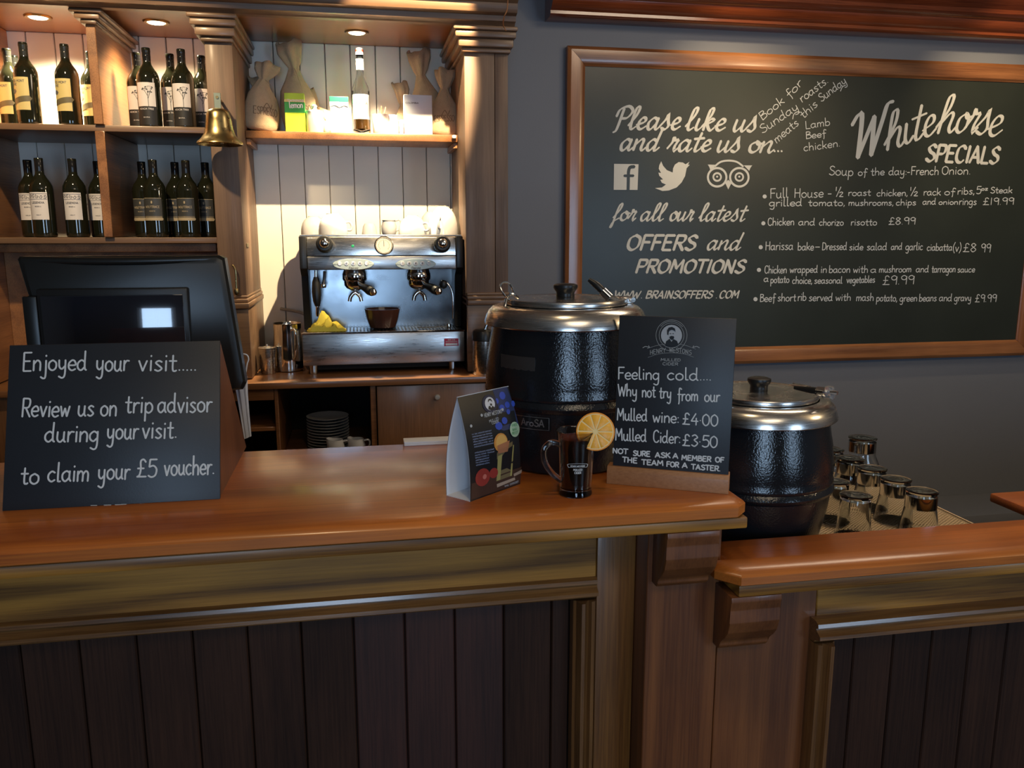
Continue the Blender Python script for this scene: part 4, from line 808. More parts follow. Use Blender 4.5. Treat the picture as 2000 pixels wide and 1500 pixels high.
def SC(rows,Z,xh,w):
    t9=MB(); wb.words(t9,rows,Z[0],Z[1],xh,w*.70,SCRIPT,.30,nb,0.0); obj('painted_line',t9,M_paint,CB)
SC([('Please',112,527,618,531),('like',670,535,968,540),('us',1040,545,1212,548)],Z1,88,.021)
SC([('and',158,692,450,694),('rate',530,698,856,702),('us',915,705,1085,707),('on',1158,710,1345,712)],Z1,84,.021)
wb.words(tx,[('...',1362,706,1432,706)],Z1[0],Z1[1],60,.012,HAND,jit=0); obj('painted_dots',tx,M_paint,CB)
SC([('for',160,305,410,306),('all',480,308,740,310),('our',825,308,1090,310),('latest',1175,310,1705,312)],Z2,104,.016)
SC([('and',1270,650,1650,652)],Z2,104,.017)
def CAPS(rows,Z,ch,w,sl=.3):
    t9=MB(); wb.words(t9,rows,Z[0],Z[1],ch*5/9,w*.78,HAND,sl,nb,0.0); obj('painted_line',t9,M_paint,CB)
CAPS([('OFFERS',315,655,1120,657)],Z2,172,.019); CAPS([('PROMOTIONS',425,925,1700,927)],Z2,150,.018)
CAPS([('WWW',170,1225,470,1228),('.',480,1228,515,1228),('BRAINSOFFERS',548,1228,1330,1226),('.',1370,1228,1400,1228),('COM',1418,1226,1640,1224)],Z2,86,.0100)
tx=MB(); wb.words(tx,[('W',722,605,960,560)],Z3[0],Z3[1],165,.024,SCRIPT,.18,nb,0)
wb.words(tx,[('h',972,545,1100,508),('i',1105,505,1165,480),('t',1165,478,1240,455),('e',1250,450,1335,425),('h',1345,418,1470,408),('o',1480,412,1560,410),('r',1555,410,1630,412),('s',1630,418,1715,425),('e',1722,438,1815,432)],Z3[0],Z3[1],140,.017,SCRIPT,.30,nb,0); obj('painted_title',tx,M_paint,CB)
CAPS([('SPECIALS',1270,622,1800,640)],Z3,120,.021,.15)
tx=MB()
# social icons
wb.poly(tx,[(117,800),(308,803),(300,1004),(114,1003)],*Z1)
obj('social_icon',tx,M_paint,CB,label='white square icon with a cut-out letter'); tx=MB()
bird=[(485,780),(500,815),(530,850),(575,868),(578,835),(592,806),(622,786),(655,790),(675,804),(706,784),(694,806),(708,808),(684,834),(672,895),(645,945),(605,985),(545,1008),(495,1012),(437,990),(490,985),(522,962),(490,948),(478,925),(500,922),(470,893),(463,868),(484,872),(466,838),(470,812)]
bird=[(x,y) for x,y in bird]
wb.poly(tx,bird,*Z1)
obj('social_icon',tx,M_paint,CB,label='white bird icon'); tx=MB()
for c in (922,1095):
    wb.circ(tx,(c,905),72,*Z1,.0105,n=18); wb.circ(tx,(c,903),30,*Z1,.009,n=14); wb.disc(tx,(c,900),8,*Z1)
wb.stroke(tx,[(905,818),(950,785),(1010,775),(1075,785),(1125,820)],*Z1,.009)
wb.poly(tx,[(848,806),(915,808),(900,826),(868,850),(862,828)],*Z1); wb.poly(tx,[(1196,812),(1130,812),(1150,832),(1172,855),(1182,832)],*Z1); wb.poly(tx,[(985,950),(1008,925),(1034,950),(1009,1000)],*Z1)
obj('social_icon',tx,M_paint,CB,label='white owl-eyes icon')
tx=MB(); 
wb.stroke(tx,[(226,1004),(228,930),(230,860),(242,828),(275,822)],*Z1,.015,True,2); wb.stroke(tx,[(196,893),(268,893)],*Z1,.012,False,2); obj('icon_letter',tx,M_board,CB)
def HW(rows,Z,xh,w=.0052):
    for L9 in lines(rows):
        t9=MB(); wb.words(t9,[(*r[:5],(r[5] if len(r)>5 else xh)*.88) for r in L9],Z[0],Z[1],xh,w*.84); obj('menu_line',t9,M_chalk,CB)
HW([('Book',1275,462,1450,318,42),('for',1490,290,1590,175,42),('Sunday',1275,565,1560,370,44),('roasts.',1585,322,1790,165,44),('meats',1388,642,1562,492,44),('this',1595,448,1710,345,42),('Sunday',1735,318,1935,165,42),('Lamb',1612,527,1805,500,38),('Beef',1615,606,1770,588,34),('chicken.',1600,702,1880,665,38)],Z1,42,.0046)
HW([('Soup',560,725,740,730,42),('of',775,728,838,730,32),('the',870,726,970,724,34),('day:-',1002,724,1155,724,36),('French',1165,724,1370,722,38),('Onion.',1392,720,1602,720,38),
 ('Full',128,897,262,890,44),('House',305,892,520,888,42),('-',553,878,578,878,30),('/',603,884,665,884,42),('roast',703,878,868,876,30),('chicken,',914,880,1140,878,30),('/',1152,878,1215,878,38),('rack',1258,874,1385,872,32),('of',1412,872,1487,872,30),('ribs,',1508,868,1632,866,32),('5',1645,862,1680,862,34),('oz',1684,838,1732,836,16),('Steak',1750,858,1912,856,28),
 ('grilled',122,955,362,952,34),('tomato,',410,952,678,950,30),('mushrooms,',706,950,1035,948,28),('chips',1056,948,1202,946,28),('and',1253,942,1348,941,28),('onion',1370,942,1512,941,24),('rings',1520,943,1648,944,32),('\u00a319.99',1695,945,1922,942,32),
 ('Chicken',110,1095,305,1093,34),('and',338,1095,457,1094,32),('chorizo',490,1096,668,1096,30),('risotto',722,1095,914,1094,30),('\u00a38.99',1000,1090,1197,1086,32)],Z3,34)
HW([('Harissa',128,328,328,324,38),('bake',362,330,478,328,34),('-',488,322,520,322,34),('Dressed',538,327,716,326,34),('side',735,328,835,327,30),('salad',862,328,1006,326,32),('and',1038,325,1116,324,30),('garlic',1142,328,1266,326,34),('ciabatta',1297,332,1478,330,32),('(v)',1484,338,1542,338,38),('\u00a38',1556,340,1650,340,38),('99',1685,343,1755,343,38),
 ('Chicken',122,495,282,494,34),('wrapped',305,492,505,490,32),('in',528,492,572,492,32),('bacon',588,492,741,490,32),('with',763,492,870,491,32),('a',890,490,930,490,28),('mushroom',950,489,1183,487,30),('and',1218,488,1308,487,30),('tarragon',1330,489,1502,488,32),('sauce',1517,489,1643,487,28),
 ('a',118,556,150,556,30),('potato',165,566,300,562,32),('choice,',323,570,465,570,32),('seasonal',482,570,684,568,30),('vegetables',716,566,920,562,30),('\u00a39.99',975,578,1202,574,40),
 ('Beef',88,702,198,700,34),('short',217,697,348,696,34),('rib',362,694,423,693,36),('served',443,696,613,695,34),('with',636,694,746,693,32),('mash',785,695,911,694,34),('potato,',930,697,1080,698,32),('green',1100,700,1225,698,32),('beans',1240,698,1365,696,32),('and',1385,696,1476,696,32),('gravy',1494,697,1616,695,32),('\u00a39.99',1643,704,1797,702,34)],Z4,34)
tx=MB(); wb.stroke(tx,[(1512,450),(1520,415),(1545,395),(1570,398)],*Z1,.004); wb.stroke(tx,[(1885,232),(1900,200),(1925,185)],*Z1,.004)
obj('chalk_flourish',tx,M_chalk,CB)
for Z,c in ((Z3,(88,882)),(Z3,(78,1080)),(Z4,(95,307)),(Z4,(82,471)),(Z4,(57,683))): tx=MB(); wb.disc(tx,c,15,*Z); obj('bullet_dot',tx,M_chalk,CB)
# ------------------------------------------------------------------ wine bottles
def bottle_parts(kind):
    t=thing('wine_bottle','x','bottle')
    z=[(0,.004),(.020,.004),(.030,.0),(.0345,.002),(.0362,.008),(.0365,.02),(.0365,.178),(.0352,.192),(.030,.207),(.021,.222),(.0155,.236),(.0138,.252),(.0135,.285),(.0150,.287),(.0150,.292),(.0138,.294),(0,.294)]
    z=[(r*1.14 if r>.016 else r*1.05,q_) for r,q_ in z]
    obj('glass_body',MB().lathe(z,(0,0,0),36),M_glassb,t,True)
    tall=kind in 'CD'
    cap=[(.0142,.240 if tall else .238),(.0146,.240 if tall else .238),(.0146,.262)]
    if not tall: cap+=[(.0150,.266),(.0143,.268),(.0150,.270),(.0143,.273),(.0150,.275),(.0143,.278),(.0152,.281)]
    cap=[(r*1.04,q_) for r,q_ in cap]; cap+=[(.0156,.293),(.0145,.2955),(0,.2955)]
    obj('capsule',MB().lathe(cap,(0,0,0),28),mat('bottle_cap_black',(.02,.022,.02),.22) if kind=='A' else M_blackm,t,True)
    a0=-PI/2; Q=lambda u,v:cylmap(.0428,a0,0)(u*1.12,v)
    def lab(nm,z0,z1,w,m): return obj(nm,cylpatch(.04175,a0,z0,z1,w*1.12,12,.0006),m,t,True)
    def prn(nm,rows,m,par,polys=()):
        q=MB()
        for s_,x0,x1,y,sy,w in rows: word(q,s_,(x0,y),(x1,y),sy,w,Q)
        for pl_,w in polys: ribbon(q,[Vector((*p,0)) for p in pl_],w,Q)
        return obj(nm,q,m,par,True)
    if kind=='A':
        l=lab('label',.052,.168,.062,F_gold)
        prn('label_print',[('RED MONT',-.026,.020,.150,.0009,.0012),('FINE',-.026,-.006,.138,.0009,.0012)],F_ink,l,[([(-.026,.118),(-.016,.118)],.016),([(-.026,.146),(.022,.146)],.0006)])
        prn('label_band',[],F_goldd,l,[([(-.031+.062*i/10,.078+.006*math.sin(i/10*2.2)+.010*i/10) for i in range(11)],.020)])
    if kind=='B':
        l=lab('label',.078,.165,.064,F_labw); l2=lab('lower_label',.010,.077,.066,F_labk)
        q=MB()
        for dx,dy,r1,r2 in ((0,.142,.016,.0055),(.006,.147,.013,.005),(-.008,.139,.010,.004),(.008,.130,.008,.003)):
            n=12; q.add([Q(.006+dx+r1*math.cos(2*PI*i/n)*(1+.12*(i%2)),dy+r2*math.sin(2*PI*i/n)) for i in range(n)],[tuple(range(n))])
        for P_ in ([(.008,.078),(.0075,.105),(.006,.118),(-.004,.138)],[(.0075,.105),(.012,.120),(.018,.138)],[(.0068,.115),(.008,.135)]): ribbon(q,crom([(*p,0) for p in P_],4),.0014,Q)
        obj('tree_print',q,F_labk,l,True)
        prn('label_print',[('ACACIA TREE',-.024,.024,.066,.0006,.0009),('SHIRAZ',-.012,.012,.036,.0004,.0006)],F_labw,l2)
    if kind=='C':
        l=lab('label',.066,.168,.062,F_labw)
        sp_=[]
        for i in range(5):
            c=(-.024+.012*i,.152); sp_.append((crom([(c[0]+.006*(1-k_/9)*math.cos(k_*.9+i),c[1]+.008*(1-k_/9)*math.sin(k_*.9+i),0) for k_ in range(9)],2),.0016))
        q=MB(); 
        for P_,w in sp_: ribbon(q,P_,w,Q)
        for zz in (.142,.162): ribbon(q,[Vector((-.030+.06*i/8,zz,0)) for i in range(9)],.0010,Q)
        obj('scroll_print',q,F_ink,l,True)
        prn('label_print',[('LEGENDIA',-.020,.020,.126,.00075,.0012),('RESERVA',-.010,.010,.113,.0004,.0006),('MERLOT',-.008,.008,.082,.0003,.0005)],F_ink,l)
    if kind=='D':
        l=lab('label',.064,.150,.066,F_labg)
        prn('label_strip',[],F_tan,l,[([(-.032+.064*i/10,.070) for i in range(11)],.012)])
        prn('label_print',[('WOLFTRACE',-.025,.025,.112,.0009,.0011),('RESERVE',-.010,.010,.098,.0004,.0006)],F_tan,l,[([(-.032+.064*i/10,.149) for i in range(11)],.0016),([(-.032+.064*i/10,.0795) for i in range(11)],.0016),([(0,.130),(0,.137)],.005)])
    return t
KD={'A':'gold-labelled','B':'tree-labelled','C':'white-labelled','D':'charcoal-labelled'}
rows={
'A':(1.968,[(27,240,3.60,'',''),(40,240,3.73,'',''),(60,242,3.475,'',''),(139,242,3.48,'',''),(187,242,3.60,'','')]),
'B':(1.968,[(276,246,3.585,'',''),(296,247,3.49,'',''),(341,247,3.585,'',''),(363,247,3.49,'',''),(401,247,3.60,'','')]),
'C':(1.556,[(68,462,3.58,'',''),(90,463,3.48,'',''),(154,463,3.49,'',''),(202,463,3.59,'','')]),
'D':(1.556,[(287,463,3.58,'',''),(309,464,3.485,'',''),(351,463,3.58,'',''),(372,463,3.485,'',''),(409,463,3.575,'','')])}
TS='upper left shelf'; TR='upper right shelf'; LL='lower left shelf'; LR='lower right shelf'
WH={'A':['leftmost of the '+TS,'behind the left cluster of the '+TS,'front of the left cluster, '+TS,'alone in the middle of the '+TS,'by the partition, '+TS],
'B':['behind the left pair, '+TR,'front of the left pair, '+TR,'behind the second pair, '+TR,'front of the second pair, '+TR,'half behind the pilaster, '+TR],
'C':['leftmost, behind another, '+LL,'front left of the '+LL,'alone in the middle of the '+LL,'by the partition, '+LL],
'D':['leftmost, behind another, '+LR,'front of the left pair, '+LR,'behind the second pair, '+LR,'front of the second pair, '+LR,'half behind the pilaster, '+LR]}
SHf={'A':'gold-labelled wine bottles','B':'tree-labelled wine bottles','C':'white-labelled wine bottles','D':'charcoal-labelled wine bottles'}
for kd,(zz,lst) in rows.items():
    first=None
    for (px,py,Y,_,_2),wh in zip(lst,WH[kd]):
        p=hY(px,py,Y); loc=(p.x,Y,zz+.0002); rz=-math.atan2(p.x,Y)*.0+random.uniform(-.12,.02)-(.32 if kd=='A' else .10 if kd in 'BD' else .05)
        lb='%s wine bottle, %s'%(KD[kd],wh)
        if first is None: first=bottle_parts(kd); first.location=loc; first.rotation_euler=(0,0,rz); first['label']=lb; first['group']=SHf[kd]
        else: dup(first,loc,rz,lb,SHf[kd])
# ------------------------------------------------------------------ things on the alcove shelf
SZ=1.985
def bag(px,py,Y,h,w,tilt,label,rz=0,seed=1,dz=0,zbase=None,neck=.72,printed=True,tiltx=0):
    random.seed(seed); p=hY(px,py,Y); base=Vector((p.x,Y,(zbase if zbase is not None else SZ)+.001))
    t=thing('hessian_bag',label,'bag',base,0,'hessian gift bags on the alcove shelf')
    nk=h*neck; prof=[(0,0),(.30,.0),(.43,.03),(.49,.12),(.5,.3),(.48,.5),(.40,.68),(.25,.84),(.16,.95),(.13,1.0)]
    prof=[(r*w,z*nk) for r,z in prof]+[(w*.13,nk*1.01),(w*.20,nk+(h-nk)*.2),(w*.31,nk+(h-nk)*.65),(w*.33,h),(w*.31,h*1.0),(w*.25,nk+(h-nk)*.6),(w*.08,nk+(h-nk)*.15)]
    def fn(v):
        a=math.atan2(v.y,v.x); r=math.hypot(v.x,v.y); 
        k=1+.10*noise.noise(Vector((math.cos(a)*1.6,math.sin(a)*1.6,v.z*14+seed*9)))+(.16*math.sin(a*5+seed) if v.z>nk*.9 else .05*math.sin(a*7+seed)*(v.z/nk)**2)
        x=v.x*k; y=v.y*k*.62
        return Vector((x+.18*w*noise.noise(Vector((seed,v.z*9,0)))*(v.z/h),y,v.z+(.022*h*math.sin(a*2+seed)+.012*h*math.sin(a*5+seed*2) if v.z>nk+(h-nk)*.6 else 0)))
    M=Matrix.Rotation(rz,3,'Z')@Matrix.Rotation(tilt,3,'Y')@Matrix.Rotation(tiltx,3,'X')
    R4=M.to_4x4(); lo=min((M@fn(Vector((r*math.cos(a),r*math.sin(a),z)))).z for r,z in prof[:5] for a in (0,PI/2,PI,-PI/2)); Tm=Matrix.Translation((0,0,-lo))
    b_=MB().lathe(prof,(0,0,0),36,None,fn).xf(Tm@R4); obj('sack',b_,M_jute,t,True,sharp=0)
    s_=MB().tube([fn(Vector((w*.125*math.cos(a),w*.125*math.sin(a),nk*1.0+.001*math.sin(3*a)))) *1.0 for a in [2*PI*i/16 for i in range(17)]],.0016,6)
    s_.tube(crom([fn(Vector((.02*w,-w*.13,nk))),Vector((.10*w,-w*.30,nk*.86)),Vector((.16*w,-w*.36,nk*.66)),Vector((.12*w,-w*.36,nk*.5))],4),.0012,6)
    obj('drawstring',s_.xf(Tm@R4),M_jute,t,True)
    if printed:
        q=MB(); f=lambda u,v:Tm@R4@(lambda w_:Vector((w_.x,w_.y-.0012,w_.z)))(fn(Vector((u,-math.sqrt(max(1e-6,(w*.49)**2-u*u)),v))))
        word(q,'ESPRESSO',(-w*.34,nk*.28),(w*.34,nk*.31),w*.022,w*.018,f); ribbon(q,crom([(-w*.1,nk*.42,0),(0,nk*.52,0),(w*.1,nk*.44,0),(w*.16,nk*.52,0)],5),w*.02,f)
        obj('stencil_print',q,mat('faded_brown_ink',(.20,.14,.085),.9),t,True)
    return t
bag(592,255,3.78,.375,.150,-.13,'tall hessian bag at the left of the alcove shelf, tied top near the soffit',.1,3)
bag(508,256,3.70,.275,.150,.15,'short hessian bag leaning against the left pilaster on the alcove shelf',.5,5,neck=.76)
bag(520,254,3.815,.24,.12,-.10,'hessian bag mostly hidden behind the leaning left one',0,8,printed=False)
bag(650,255,3.83,.20,.10,-.55,'small hessian bag fallen behind the white canister',0,6,neck=.62,printed=False)
bag(840,262,3.79,.365,.145,-.12,'tall hessian bag at the right of the alcove shelf',-.1,9)
bag(868,264,3.70,.275,.125,.03,'short hessian bag tied with string by the right pilaster',-.1,12)
bag(796,260,3.84,.24,.10,-.12,'hessian bag peeping out behind the tall right one',0,15,neck=.6,printed=False)
random.seed(7)
def pk(px0,px1,py,Y,h,d=.05,zb=SZ):
    a=hY(px0,py,Y); b=hY(px1,py,Y); return a.x,b.x
x0,x1=pk(558,597,255,3.66,0)
t=thing('tea_box','green and yellow lemon tea box on the alcove shelf','box',((x0+x1)/2,3.69,SZ),0)
hB=.158; 
obj('carton',MB().box(x0,x1,3.66,3.705,SZ,SZ+hB,.001,1),flat('print_lime',(.42,.62,.03),.4),t)
obj('top_band',MB().box(x0-.0004,x1+.0004,3.6592,3.7054,SZ+.080,SZ+.128,.0005,1),flat('print_leaf_green',(.03,.30,.05),.4),t)
obj('brand_band',MB().box(x0-.0006,x1+.0006,3.6588,3.7056,SZ+.122,SZ+.133,.0005,1),F_gold,t)
bs=Surf((x0,3.6586,SZ),(1,0,0),(0,0,1),.0006); q=MB()
word(q,'TWININGS',(.012,.124),(.078,.124),.0009,.0014,bs.mp); word(q,'lemon',(.020,.098),(.074,.100),.0028,.0034,bs.mp); obj('box_lettering',q,M_whitep,t)
x0,x1=pk(600,630,257,3.66,0)
t=thing('canister','white rounded canister with a lid knob beside the lemon tea box','canister',((x0+x1)/2,3.69,SZ))
obj('body',MB().lathe([(0,0),(.032,0),(.035,.004),(.037,.06),(.038,.085),(.034,.093),(.012,.098),(.010,.104),(.012,.112),(.008,.118),(0,.119)],(0,0,0),30),M_white,t,True)
x0,x1=pk(646,682,257,3.67,0)
t=thing('green_top_box','white packet box with a green top band, left of the syrup bottle','box',((x0+x1)/2,3.70,SZ))
obj('carton',MB().box(x0,x1,3.67,3.73,SZ,SZ+.150,.002,1),M_whitep,t); obj('top_band',MB().box(x0-.0005,x1+.0005,3.6694,3.7306,SZ+.128,SZ+.1505,.001,1),flat('print_mint_green',(.012,.20,.075),.4),t)
obj('wavy_band',MB().prism([(x0-.0003,SZ+.110),(x0+.02,SZ+.116),(x0+.04,SZ+.108),(x0+.06,SZ+.116),(x1+.0003,SZ+.110),(x1+.0003,SZ+.129),(x0-.0003,SZ+.129)],'y',3.6690,3.6700),flat('print_pale_green',(.35,.65,.45),.4),t)
p=hY(707,260,3.68)
t=thing('syrup_bottle','tall clear syrup bottle with red cap in the middle of the alcove shelf','bottle',(p.x,3.69,SZ+.001))
obj('glass_body',MB().lathe([(0,.002),(.030,.0),(.0365,.004),(.037,.02),(.037,.165),(.0365,.172),(.0375,.176),(.0365,.180),(.033,.195),(.024,.215),(.017,.235),(.0145,.255),(.0140,.325),(.0155,.327),(.0155,.333),(.013,.334),(.012,.33),(.012,.25),(.022,.213),(.0335,.18),(.0345,.02),(0,.006)],(0,0,0),36),M_glass,t,True)
obj('syrup',MB().lathe([(0,.0065),(.034,.0205),(.0342,.060),(0,.060)],(0,0,0),32),mat('amber_syrup',(.75,.38,.08),.1,trans=.6,ior=1.38),t,True)
obj('label',cylpatch(.0372,-PI/2,.060,.160,.085,14,.0006),M_whitep,t,True); obj('neck_label',cylpatch(.0150,-PI/2,.262,.305,.040,10,.0006),M_whitep,t,True)
obj('cap',MB().lathe([(.0160,.322),(.0165,.322),(.0168,.330),(.0165,.345),(.0160,.348),(0,.348)],(0,0,0),28),M_whitep,t,True)
obj('cap_ring',MB().lathe([(.0169,.333),(.0172,.334),(.0172,.341),(.0169,.342),(.016,.3375),(.0169,.333)],(0,0,0),28),flat('print_cap_red',(.55,.05,.03)),t,True)
q=MB(); word(q,'VANILLA',(-.028,.12),(.028,.12),.0014,.002,cylmap(.0381,-PI/2,0)); obj('label_lettering',q,F_ink,t,True)
p=hY(745,260,3.68)
t=thing('sugar_pot','white china pot of stirrers right of the syrup bottle','pot',(p.x,3.70,SZ))
obj('body',MB().lathe([(0,0),(.030,0),(.034,.01),(.037,.06),(.039,.085),(.036,.085),(.034,.06),(.03,.008),(0,.006)],(0,0,0),30),M_white,t,True)
for k_,(dx,dy,hh) in enumerate(((.022,.0,.118),(-.012,.01,.112),(.004,-.012,.12))): obj('stirrer',MB().tube([(0,0,.02),(dx,dy,hh)],.0022,6),M_pale,t,True)
for i in range(2):
    p=hY(765+i*26,261,3.70); t=obj('sachet_box',MB().box(p.x-.024,p.x+.024,3.68,3.75,SZ,SZ+.085-.02*i,.003),M_whitep); t['label']='small white sachet box beside the stirrer pot, %s'%('taller one' if i==0 else 'shorter one by the large white box'); t['category']='box'; t['group']='white sachet boxes'
x0,x1=pk(790,845,260,3.655,0)
t=thing('white_box','large plain white carton before the right hessian bags','box',((x0+x1)/2,3.69,SZ))
obj('carton',MB().box(x0,x1,3.655,3.70,SZ,SZ+.165,.0015,1),M_whitep,t)
bs=Surf((x0,3.655,SZ),(1,0,0),(0,0,1),.0006); q=MB(); word(q,'COLOMBIA',(.008,.128),(.062,.128),.0007,.0014,bs.mp); obj('box_lettering',q,F_ink,t)
obj('side_flap',MB().box(x0-.003,x0-.0005,3.657,3.699,SZ+.002,SZ+.05,.0005,1),flat('print_plum',(.10,.03,.05)),t)
#@@OBJ3
# ------------------------------------------------------------------ brass bell on the pilaster
p=hY(430,283,3.28); bz=p.z; bt=hY(425,188,3.28).z
t=thing('bar_bell','old brass bar bell hanging in front of the left alcove pilaster','bell',(p.x,3.28,bz))
r=.083
prof=[(.96,0),(1,.02),(.97,.07),(.80,.16),(.66,.30),(.585,.48),(.54,.70),(.50,.86),(.42,.95),(.25,1.0),(0,1.01),(0,.97),(.24,.95),(.40,.90),(.47,.84),(.51,.70),(.555,.48),(.63,.30),(.77,.16),(.93,.06),(.96,0)]
H_=.128; obj('bell_body',MB().lathe([(a*r,b*H_) for a,b in prof],(0,0,0),48),M_brass,t,True)
obj('clapper',MB().tube([(0,0,H_*.93),(.004,0,.03),(.005,0,.012)],.003,8).lathe([(0,-.012),(.009,-.008),(.011,0),(.008,.008),(0,.011)],(.005,0,.012),16),M_brass,t,True)
obj('hanger_strap',MB().box(-.012,.012,-.003,.003,H_+.0,bt-bz+.012,.001,1),mat('verdigris_metal',(.26,.30,.24),.4,.6),t,True)
obj('wall_arm',MB().tube([(0,.098,bt-bz-.006),(0,.02,bt-bz-.004),(0,-.006,bt-bz-.004)],.0055,10),M_brass,t,True)
# ------------------------------------------------------------------ espresso machine
CT=.9965
E_=thing('espresso_machine','two-group stainless espresso machine on the back counter under the lit alcove','coffee machine',(.1,3.6,CT))
xa,xb=-.232,.430
obj('drip_tray_box',MB().box(xa-.004,xb+.002,3.42,3.83,1.035,1.168,.005),M_steelb,E_)
obj('tray_rim',MB().box(xa-.006,xb+.004,3.417,3.426,1.164,1.1725,.002,1),M_chrome,E_)
g=MB()
for i in range(44): g.box(xa+.02+i*.0144,xa+.028+i*.0144,3.43,3.60,1.1685,1.1715)
g.box(xa+.01,xb-.01,3.428,3.432,1.1685,1.172); o=obj('tray_grille',g,M_steel,E_)
o['kind']='stuff'
obj('base',MB().box(xa+.03,xb-.03,3.46,3.80,1.012,1.035),M_dark,E_)
for fx,fy in ((613,3.455),(884,3.455),(640,3.78),(860,3.78)):
    fxx=hY(fx,720,3.45).x if fy<3.5 else hY(fx,700,3.78).x
    obj('foot',MB().lathe([(0,.0),(.014,0),(.016,.003),(.016,.010),(.020,.040),(0,.040)],(fxx,fy,CT+.0003),24),M_chrome,E_)
obj('splash_back',MB().box(xa+.02,xb-.02,3.615,3.63,1.168,1.45),mat('mirror_steel',(.24,.27,.30),.24,1,rvar=.06,vscale=9),E_)
obj('body_shell',MB().box(xa+.004,xb-.004,3.63,3.84,1.168,1.545,.004),M_steelb,E_)
for a,b in ((xa,xa+.028),(xb-.028,xb)):
    obj('side_panel',MB().prism([(3.435,1.56),(3.428,1.43),(3.50,1.40),(3.53,1.173),(3.84,1.173),(3.84,1.56)],'x',a,b,.003),M_blackp,E_)
obj('button_band',MB().box(xa+.029,xb-.029,3.430,3.63,1.425,1.480,.005),M_steelb,E_)
obj('head_panel',MB().prism([(3.432,1.481),(3.447,1.556),(3.455,1.560),(3.63,1.560),(3.63,1.481)],'x',xa+.029,xb-.029,.003),M_steel,E_)
obj('cup_tray',MB().box(xa+.002,xb-.002,3.456,3.838,1.5602,1.5655,.002,1),M_steelb,E_)
M_pad=mat('pale_blue_button_pad',(.42,.52,.55),.4); 
for k_,px in enumerate((690,812)):
    c=hY(px,516,3.428)
    pd=obj('button_pad',MB().lathe([(0,-.0045),(.080,-.0042),(.083,-.001),(.083,.003),(0,.003)],(0,0,0),48).xf(Matrix.Translation((c.x,3.4305,c.z))@Matrix.Diagonal((1.0,1,.275,1))@Matrix.Rotation(-PI/2,4,'X')),M_pad,E_,sharp=50)
    for i in range(5):
        bx=c.x+(i-2)*.027; 
        obj('button',MB().lathe([(0,.0022),(.008,.0018),(.0092,0),(0,0)],(0,0,0),16).xf(Matrix.Translation((bx,3.4262,c.z+.003))@Matrix.Rotation(PI/2,4,'X')),M_white,pd)
    q=MB(); ss=Surf((c.x,3.4238,c.z),(1,0,0),(0,0,1),.0004)
    for i in range(5): ss_=(i-2)*.027; word(q,'\u00b7' if i in (0,4) else 'o',(ss_-.0025,.001),(ss_+.0025,.001),.0010,.0018,ss.mp)
    word(q,'Fracino',(-.018,-.0185),(.018,-.0185),.0010,.0015,ss.mp,SCRIPT,.2); obj('pad_print',q,F_ink,pd)
# gauge, light, lettering on the head panel; panel leans back slightly
c=hY(750,480,3.436)
ga=obj('pressure_gauge',MB().lathe([(0,.010),(.030,.010),(.034,.016),(.038,.011),(.040,0),(0,0)],(0,0,0),40).xf(Matrix.Translation((c.x,3.444,c.z))@Matrix.Rotation(PI/2-.15,4,'X')),M_chrome,E_)
obj('dial',MB().lathe([(0,.0112),(.0295,.0112),(.0295,.009),(0,.009)],(0,0,0),36).xf(Matrix.Translation((c.x,3.444,c.z))@Matrix.Rotation(PI/2-.15,4,'X')),mat('cream_dial',(.60,.58,.48),.3),ga)
q=MB()
for i in range(17):
    a=math.radians(-40+i*16.25); q.add([((.020*math.cos(a+d)),(.020*math.sin(a+d)),.0118) for d in (-.04,.04)]+[((.024*math.cos(a+d)),(.024*math.sin(a+d)),.0118) for d in (.04,-.04)],[(0,1,2,3)])
q.box(-.001,.001,-.004,.018,.0118,.0124); obj('dial_marks',q.xf(Matrix.Translation((c.x,3.444,c.z))@Matrix.Rotation(PI/2-.15,4,'X')),F_ink,ga)
c=hY(689,481,3.438); obj('power_light',MB().lathe([(0,.005),(.005,.004),(.0065,0),(0,0)],(c.x,0,0),18).xf(Matrix.Translation((0,3.441,c.z))@Matrix.Rotation(PI/2,4,'X')),mat('green_lamp',(.02,.30,.12),.2),E_)
ss=Surf((hY(785,489,3.439).x,3.4425,hY(785,489,3.439).z),(1,0,0),(0,.19,.98),.001); q=MB(); word(q,'Fracino',(0,0),(.128,0),.0032,.0045,ss.mp,SCRIPT,.15); obj('lettering',q,M_chrome,E_,label='raised script lettering')
for px,py in ((634,478),(864,478)):
    c=hY(px,py,3.40)
    kn=obj('steam_knob',MB().lathe([(0,0),(.014,0),(.016,.010),(.030,.016),(.034,.026),(.034,.046),(.028,.056),(.014,.058),(0,.058)],(0,0,0),28,Matrix.Rotation(math.radians(78),3,'X')).xf(Matrix.Translation((c.x,3.445,c.z-.006))),M_blackp,E_)
    obj('knob_cap',MB().lathe([(0,.074),(.012,.072),(.0185,.066),(.020,.058),(0,.0575)],(0,0,0),24,Matrix.Rotation(math.radians(78),3,'X')).xf(Matrix.Translation((c.x,3.445,c.z-.006))),M_chrome,kn)
